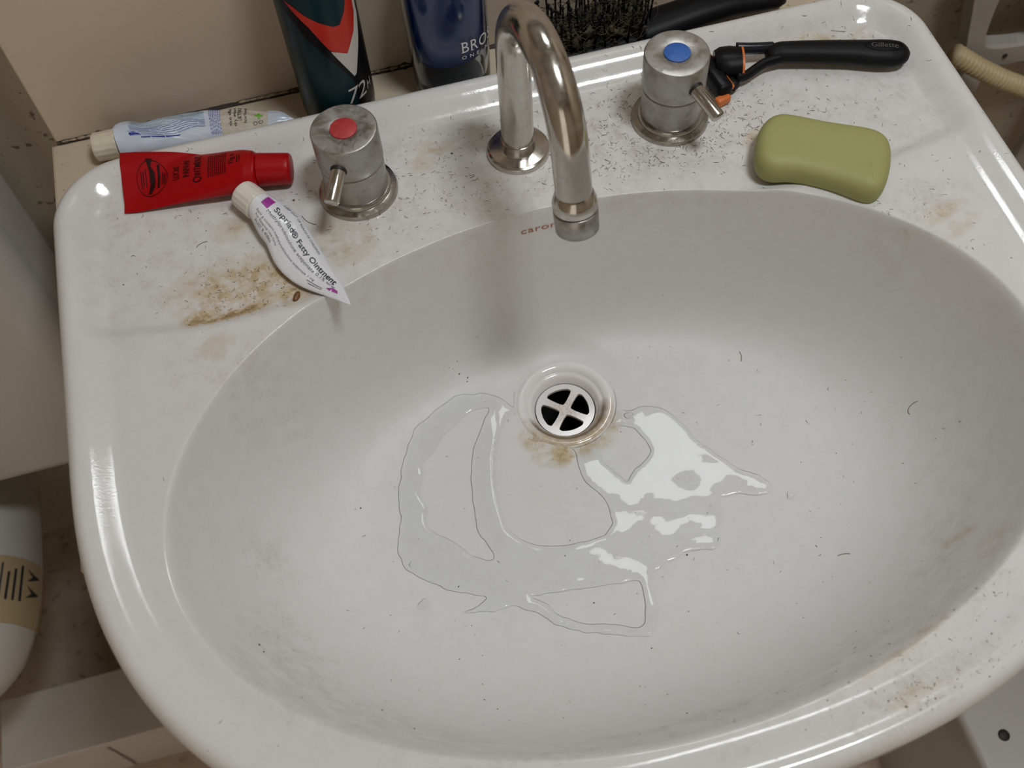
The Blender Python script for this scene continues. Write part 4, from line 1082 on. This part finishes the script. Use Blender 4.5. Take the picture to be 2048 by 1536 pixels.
drop(-.1268, -.1790 - .02, .0022, .0008, 'small water droplet at the left rim of the puddle')
drop(.1175, -.2205, .0030, .0009, 'small water droplet right of the puddle tip')
drop(.0370, -.1335, .0026, .0012, 'tiny water droplet beside the plug hole')

# ------------------------------------------------------------------ hair clippings, specks
def strands(spec, rad):
    parts = []
    P = []
    for (bx, by, sx, sy, n, l0, l1) in spec:
        for _ in range(n):
            P.append((random.gauss(bx, sx), random.gauss(by, sy), random.uniform(l0, l1), random.uniform(0, 6.28), random.gauss(0, 2.0)))
    pts = []
    for x, y, l, a, cv in P:
        for i in range(5):
            t = i / 4; ang = a + cv * t; pts.append((x, y)); x += math.cos(ang) * l / 4; y += math.sin(ang) * l / 4
    A = np.array(pts); e = edge_dist(A[:, 0], A[:, 1]); ins = inside(A, OUT); Z = zfun(A[:, 0], A[:, 1], e)
    for k in range(len(P)):
        s = slice(k * 5, k * 5 + 5)
        if not ins[s].all() or (e[s] < .004).any() or Z[s].max() - Z[s].min() > .0022: continue
        q = A[s]
        if ((q[:, 0] - .1015) ** 2 + q[:, 1] ** 2 < .0246 ** 2).any() or ((q[:, 0] + .1015) ** 2 + q[:, 1] ** 2 < .0246 ** 2).any() or (q[:, 0] ** 2 + q[:, 1] ** 2 < .02 ** 2).any(): continue
        if ((q[:, 0] - DX) ** 2 + (q[:, 1] - DY) ** 2 < .036 ** 2).any(): continue
        r = rad * random.uniform(.6, 1.25)
        parts.append(sweep([(q[i, 0], q[i, 1], Z[s][i] + .00012 + .0002 * math.sin(i * 1.3 + k)) for i in range(5)], [r * .5, r, r, r, r * .4], 3, True))
    return join(*parts)
hs = [(.065, -.003, .035, .018, 300, .0015, .0048), (.14, -.015, .022, .02, 170, .0015, .005), (.10, -.030, .028, .006, 110, .001, .0035), (.04, .02, .03, .012, 60, .0015, .005),
      (-.04, .005, .03, .018, 90, .001, .004), (-.075, -.02, .02, .012, 45, .001, .003), (-.1015, 0, .026, .026, 90, .001, .0035), (.1015, 0, .026, .026, 120, .001, .0035),
      (-.185, -.05, .02, .012, 80, .001, .004), (-.17, -.066, .02, .006, 40, .001, .003), (-.20, .02, .04, .03, 50, .001, .004), (.20, -.02, .04, .04, 70, .001, .004), (.22, .035, .03, .012, 45, .001, .004),
      (.0, -.03, .05, .008, 60, .001, .004), (.22, -.11, .03, .03, 40, .001, .004), (0, -.22, .13, .08, 90, .0008, .003), (.17, -.2, .05, .06, 40, .001, .004), (.10, -.345, .06, .008, 60, .001, .003), (.1, -.375, .04, .008, 60, .0008, .0025)]
tag(obj('hair_clippings', *strands(hs, .00014), M['hair']), 'fine dark hair clippings scattered over the white porcelain', 'hair', kind='stuff')
LONG = [(.150, -.048, .007, 2.4, 1.2), (.123, -.118, .007, 1.0, .9), (-.139, -.010, .012, -1.3, .9), (-.205, -.015, .008, .8, -1.0), (.229, .041, .010, -.35, .1), (.125, -.270, .007, .1, -.8), (.20, -.20, .009, 1.8, -2.5), (-.158, -.05, .006, 0, .5)]
def specks():
    S = [(-.0654, -.0705, .0006), (-.0715, -.0728, .0005), (-.0693, -.0734, .0005), (-.066, -.0758, .0007), (-.0608, -.0782, .0009), (-.0618, -.0805, .0007), (-.1021, -.2208, .0008), (.0407, -.2397, .0008), (-.0245, -.2538, .0007),
         (-.2125, -.252, .0009), (-.2105, -.257, .0008), (-.142, .004, .0011), (-.039, .012, .0011), (.195, -.086, .0007), (.232, .062 - .03, .0007), (.223, -.06, .0008), (.2255, -.0585, .0006)]
    for _ in range(330):
        g = random.choice([(0, -.22, .14, .08), (.05, 0, .06, .03), (-.19, -.02, .05, .04), (.2, -.05, .05, .05), (.1, -.35, .07, .014), (-.15, -.3, .05, .03), (.10, -.375, .03, .006), (0.1015, -.0, .027, .027)])
        S.append((random.gauss(g[0], g[2]), random.gauss(g[1], g[3]), abs(random.gauss(0, .00022)) + .00015))
    A = np.array(S); e = edge_dist(A[:, 0], A[:, 1]); ins = inside(A[:, :2], OUT) & (e > .004); Z = zfun(A[:, 0], A[:, 1], e); parts = []
    for (x, y, r), ok, z in zip(S, ins, Z):
        if not ok or math.hypot(x - DX, y - DY) < .036 or math.hypot(x - .1015, y) < .0246 or math.hypot(x + .1015, y) < .0246: continue
        a = random.uniform(0, 6.28); c, s = math.cos(a), math.sin(a); f = random.uniform(.5, 1.0)
        V = [(x + r * c, y + r * s, z + .0001), (x - r * c, y - r * s, z + .0001), (x - r * f * s, y + r * f * c, z + .0001), (x + r * f * s, y - r * f * c, z + .0001), (x, y, z + r * .6 + .0001), (x, y, z - .0002)]
        parts.append((V, [(0, 2, 4), (2, 1, 4), (1, 3, 4), (3, 0, 4), (2, 0, 5), (1, 2, 5), (3, 1, 5), (0, 3, 5)]))
    return join(*parts)
tag(obj('dirt_specks', *specks(), M['speck'], None, False), 'tiny dark specks of dirt scattered over the basin', 'dirt', kind='stuff')
parts = []
for x, y, l, a, cv in LONG:
    q = []
    for i in range(12):
        q.append((x, y, z1(x, y) + .0002)); x += math.cos(a + cv * i / 11) * l / 11; y += math.sin(a + cv * i / 11) * l / 11
    parts.append(sweep(q, .0002, 4))
tag(obj('loose_hairs', *join(*parts), M['hair']), 'a few longer loose dark hairs lying on the porcelain', 'hair', kind='stuff')
# brown flake caught at the bowl edge
fx, fy = -.1520, -.0695
fl = loft_disc(smooth_closed([(.0010, .0040), (.0022, .0012), (.0016, -.0028), (0, -.0042), (-.0016, -.003), (-.0018, .001), (-.0006, .0038)], 40, 3), [(.9, -.0012), (1, 0), (.8, .0009), (.3, .0012)])
q = z1(fx, fy)
tag(obj('brown_flake', *xf(fl, Matrix.Translation((fx, fy, q + .0013)) @ Matrix.Rotation(math.radians(-25), 4, 'Z')), M['flake']), 'small shiny brown flake at the bowl edge under the white tube', 'flake')

# ------------------------------------------------------------------ toilet on the left
ci = obj('cistern', *box(-.80, -.338, .050, .1495, -.335, .10, .028, 6), M['ceramic_white'], None, True, True, 50)
tag(ci, 'white toilet cistern on the wall left of the vanity', 'cistern')
def pan():
    V, F = [], []; n = 48
    prof = [(.36, -.7995), (.38, -.78), (.44, -.70), (.62, -.60), (.86, -.52), (1.0, -.47), (1.0, -.45), (.97, -.425), (.90, -.405), (.80, -.395), (.5, -.39)]
    for s, z in prof:
        for k in range(n):
            a = 2 * math.pi * k / n; c_, s_ = math.cos(a), math.sin(a)
            V.append((-.648 - .11 * (-.45 - z) / .35 * (z < -.45) + .165 * s * math.copysign(abs(c_) ** .6, c_), .070 + .172 * s * math.copysign(abs(s_) ** .6, s_), z))
    for i in range(len(prof) - 1):
        for k in range(n): F.append((i * n + k, i * n + (k + 1) % n, (i + 1) * n + (k + 1) % n, (i + 1) * n + k))
    F.append(tuple(reversed(range(n)))); F.append(tuple(range((len(prof) - 1) * n, len(prof) * n)))
    return V, F
pn = empty('toilet_pan', (-.66, .07, Z_FLOOR), 'white toilet pan with a yellowed sticker on its side', 'toilet')
pb = obj('body', *pan(), M['ceramic_white'], pn, True, True, 60)

# ------------------------------------------------------------------ slim white storage unit in front of it
su = empty('storage_unit', (-.52, -.055, Z_FLOOR), 'low off-white storage unit seen below the left edge of the basin', 'cabinet')
obj('top_board', *box(-.618, -.284, -.094, -.016, -.672, -.657, .0015), M['white_panel'], su, False)
obj('body', *box(-.612, -.288, -.083, -.022, Z_FLOOR, -.6725, .001), M['white_panel'], su, False)
obj('door', *box(-.514, -.290, -.091, -.0835, Z_FLOOR + .02, -.6765, .004, 4), M['white_panel'], su, True, True, 40)
obj('door', *box(-.612, -.516, -.091, -.0835, Z_FLOOR + .02, -.6730, .001, 1), M['white_panel'], su, True, True, 40)

# ------------------------------------------------------------------ right side: hose, moulded panel, step
def hose():
    ctrl = [(.4735, .197, -.2275), (.500, .190, -.246), (.530, .186, -.266), (.565, .182, -.286), (.61, .178, -.305), (.68, .17, -.335), (.76, .16, -.39)]
    P = resample(ctrl, 420, 12); r = [.0090 + .0011 * math.cos(i / 420 * 2 * math.pi * 62) for i in range(420)]
    return sweep([tuple(p) for p in P], r, 24)
tag(obj('corrugated_hose', *hose(), M['hose']), 'cream corrugated hose hanging right of the basin', 'hose')
def tri_panel():
    y0, y1 = .206, .222
    out = np.array([(.452, -.10), (.640, -.10), (.640, -.258), (.505, -.258), (.490, -.250)]) 
    bm = bmesh.new(); 
    hole = smooth_closed([(.5105, -.166), (.5075, -.180), (.5105, -.226), (.5145, -.237), (.525, -.241), (.552, -.246), (.570, -.246), (.572, -.238), (.560, -.215), (.530, -.176), (.520, -.163)], 60, 2)
    o_ = smooth_closed([(.470, -.130), (.478, -.170), (.494, -.245), (.500, -.262), (.530, -.268), (.580, -.272), (.640, -.276), (.660, -.25), (.660, -.13), (.62, -.12), (.50, -.12)], 60, 1)
    c = hole.mean(0)
    def ordr(P):
        a = np.arctan2(P[:, 1] - c[1], P[:, 0] - c[0]); tgt = np.linspace(-np.pi, np.pi, 72, endpoint=False)
        k = np.argsort(a); aa = np.r_[a[k] - 2 * np.pi, a[k], a[k] + 2 * np.pi]; PP = np.vstack([P[k]] * 3)
        return np.stack([np.interp(tgt, aa, PP[:, i]) for i in (0, 1)], 1)
    H_, O_ = ordr(hole), ordr(o_); n = 72; V, F = [], []
    Hm = H_ + (O_ - H_) / np.linalg.norm(O_ - H_, axis=1, keepdims=True) * .003
    for P, y in ((O_, y1), (O_, y0 + .002), (O_ * .995 + c * .005, y0), (Hm, y0), (H_, y0 + .003), (H_, y1)):
        V += [(p[0], y, p[1]) for p in P]
    for i in range(6):
        for k in range(n): F.append((i * n + k, i * n + (k + 1) % n, ((i + 1) % 6) * n + (k + 1) % n, ((i + 1) % 6) * n + k))
    return V, F
mp = empty('moulded_panel', (.55, .214, -.27), 'white moulded plastic panel with a rounded triangular opening behind the hose', 'panel')
obj('body', *tri_panel(), M['white_plastic'], mp, True, True, 40)
obj('bolt', *xf(lathe([(.0026, 0), (.0026, .0012), (.0014, .002)], 16), Matrix.Translation((.5405, .2062, -.2565)) @ Matrix.Rotation(math.pi / 2, 4, 'X')), M['dark_gap'], mp)
obj('leg', *box(.505, .530, .210, .2225, Z_FLOOR, -.262, .003), M['white_plastic'], mp, True, True, 40)
obj('leg', *box(.625, .650, .210, .2225, Z_FLOOR, -.262, .003), M['white_plastic'], mp, True, True, 40)
st = empty('bath_step', (.45, -.42, Z_FLOOR), 'off-white plastic step with a black hole right below the basin', 'step')
obj('top', *box(.308, .62, -.62, -.296, -.515, -.500, .006, 4), M['white_plastic'], st, True, True, 50)
obj('body', *box(.318, .61, -.61, -.306, Z_FLOOR, -.5155, .004, 2), M['white_plastic'], st, True, True, 50)
obj('drain_hole', *lathe([(.0054, .0), (.0052, .0004), (.001, .0005)], 24, (.3385, -.3545, -.5001)), M['dark_gap'], st)
struct('baseboard_right', box(.4065, .440, -1.2, -.10, Z_FLOOR, Z_FLOOR + .006, .001, 1), M['brown_board'])

# sticker on the toilet pan, bent to its side
def sticker():
    V, F = [], []; ny, nw = 12, 12
    S_ = [.94, 1.0, 1.0, .97, .90, .80]; Z_ = [-.492, -.47, -.45, -.425, -.405, -.395]; W_ = [0, .2, .36, .58, .78, 1]
    def pt(y, w_, off=.0006):
        s = np.interp(w_, W_, S_); z = float(np.interp(w_, W_, Z_)); q = np.clip((y - .070) / (.172 * s), -1, 1); q = math.copysign(abs(q) ** 1.6667, q); c_ = math.sqrt(max(0, 1 - q * q)) ** .6
        return (-.648 - .11 * max(0, -.45 - z) / .35 + .165 * s * c_ + off, y, z + off)
    y0, y1 = -.036, .026
    for i in range(ny + 1):
        for j in range(nw + 1): V.append(pt(y0 + (y1 - y0) * i / ny, .05 + .85 * j / nw))
    for i in range(ny):
        for j in range(nw): F.append((i * (nw + 1) + j, (i + 1) * (nw + 1) + j, (i + 1) * (nw + 1) + j + 1, i * (nw + 1) + j + 1))
    parts = []
    for a in (-.012, .004):
        parts.append(([pt(a, .56, .0014), pt(a + .006, .40, .0014), pt(a + .012, .56, .0014), pt(a + .006, .49, .0014)], [(0, 1, 3), (1, 2, 3)]))
    for k in range(4):
        w0 = .60 + .06 * k
        parts.append(([pt(-.016, w0, .0014), pt(.018 - .004 * (k % 3), w0, .0014), pt(.018 - .004 * (k % 3), w0 + .022, .0014), pt(-.016, w0 + .022, .0014)], [(0, 1, 2, 3)]))
    return (V, F), join(*parts)
s1, s2 = sticker()
stk = obj('sticker', *s1, M['sticker'], pn, True); stk['label'] = 'yellowed paper sticker'
obj('print', *s2, M['ink_black'], stk, False)

# ------------------------------------------------------------------ mirror over the basin and the ceiling lamp (both above the frame)
mr = empty('wall_mirror', (.0, Y_SPLASH + .004, .25), 'wall mirror above the splashback', 'mirror')
obj('glass', *box(-.36, .66, Y_SPLASH, Y_SPLASH + .006, .245, 1.10), M['mirror'], mr, False)
obj('backing', *box(-.36, .66, Y_SPLASH + .0062, Y_WALL, .245, 1.10), M['white_panel'], mr, False)
cl = empty('ceiling_light', (LAMP_POS[0], LAMP_POS[1], Z_CEIL), 'rectangular lit ceiling light over the vanity', 'ceiling light')
lx, ly = LAMP_SIZE[0] / 2, LAMP_SIZE[1] / 2
obj('diffuser', [(LAMP_POS[0] + a * lx, LAMP_POS[1] + b * ly, LAMP_POS[2]) for a, b in ((-1, -1), (-1, 1), (1, 1), (1, -1))], [(0, 1, 2, 3)], M['lamp'], cl, False)
for nm, (x0, x1, y0, y1) in {'frame': (-lx - .02, lx + .02, ly, ly + .02), 'frame.001': (-lx - .02, lx + .02, -ly - .02, -ly), 'frame.002': (-lx - .02, -lx, -ly, ly), 'frame.003': (lx, lx + .02, -ly, ly)}.items():
    obj('frame', *box(LAMP_POS[0] + x0, LAMP_POS[0] + x1, LAMP_POS[1] + y0, LAMP_POS[1] + y1, LAMP_POS[2] - .004, Z_CEIL), M['white_panel'], cl, False)
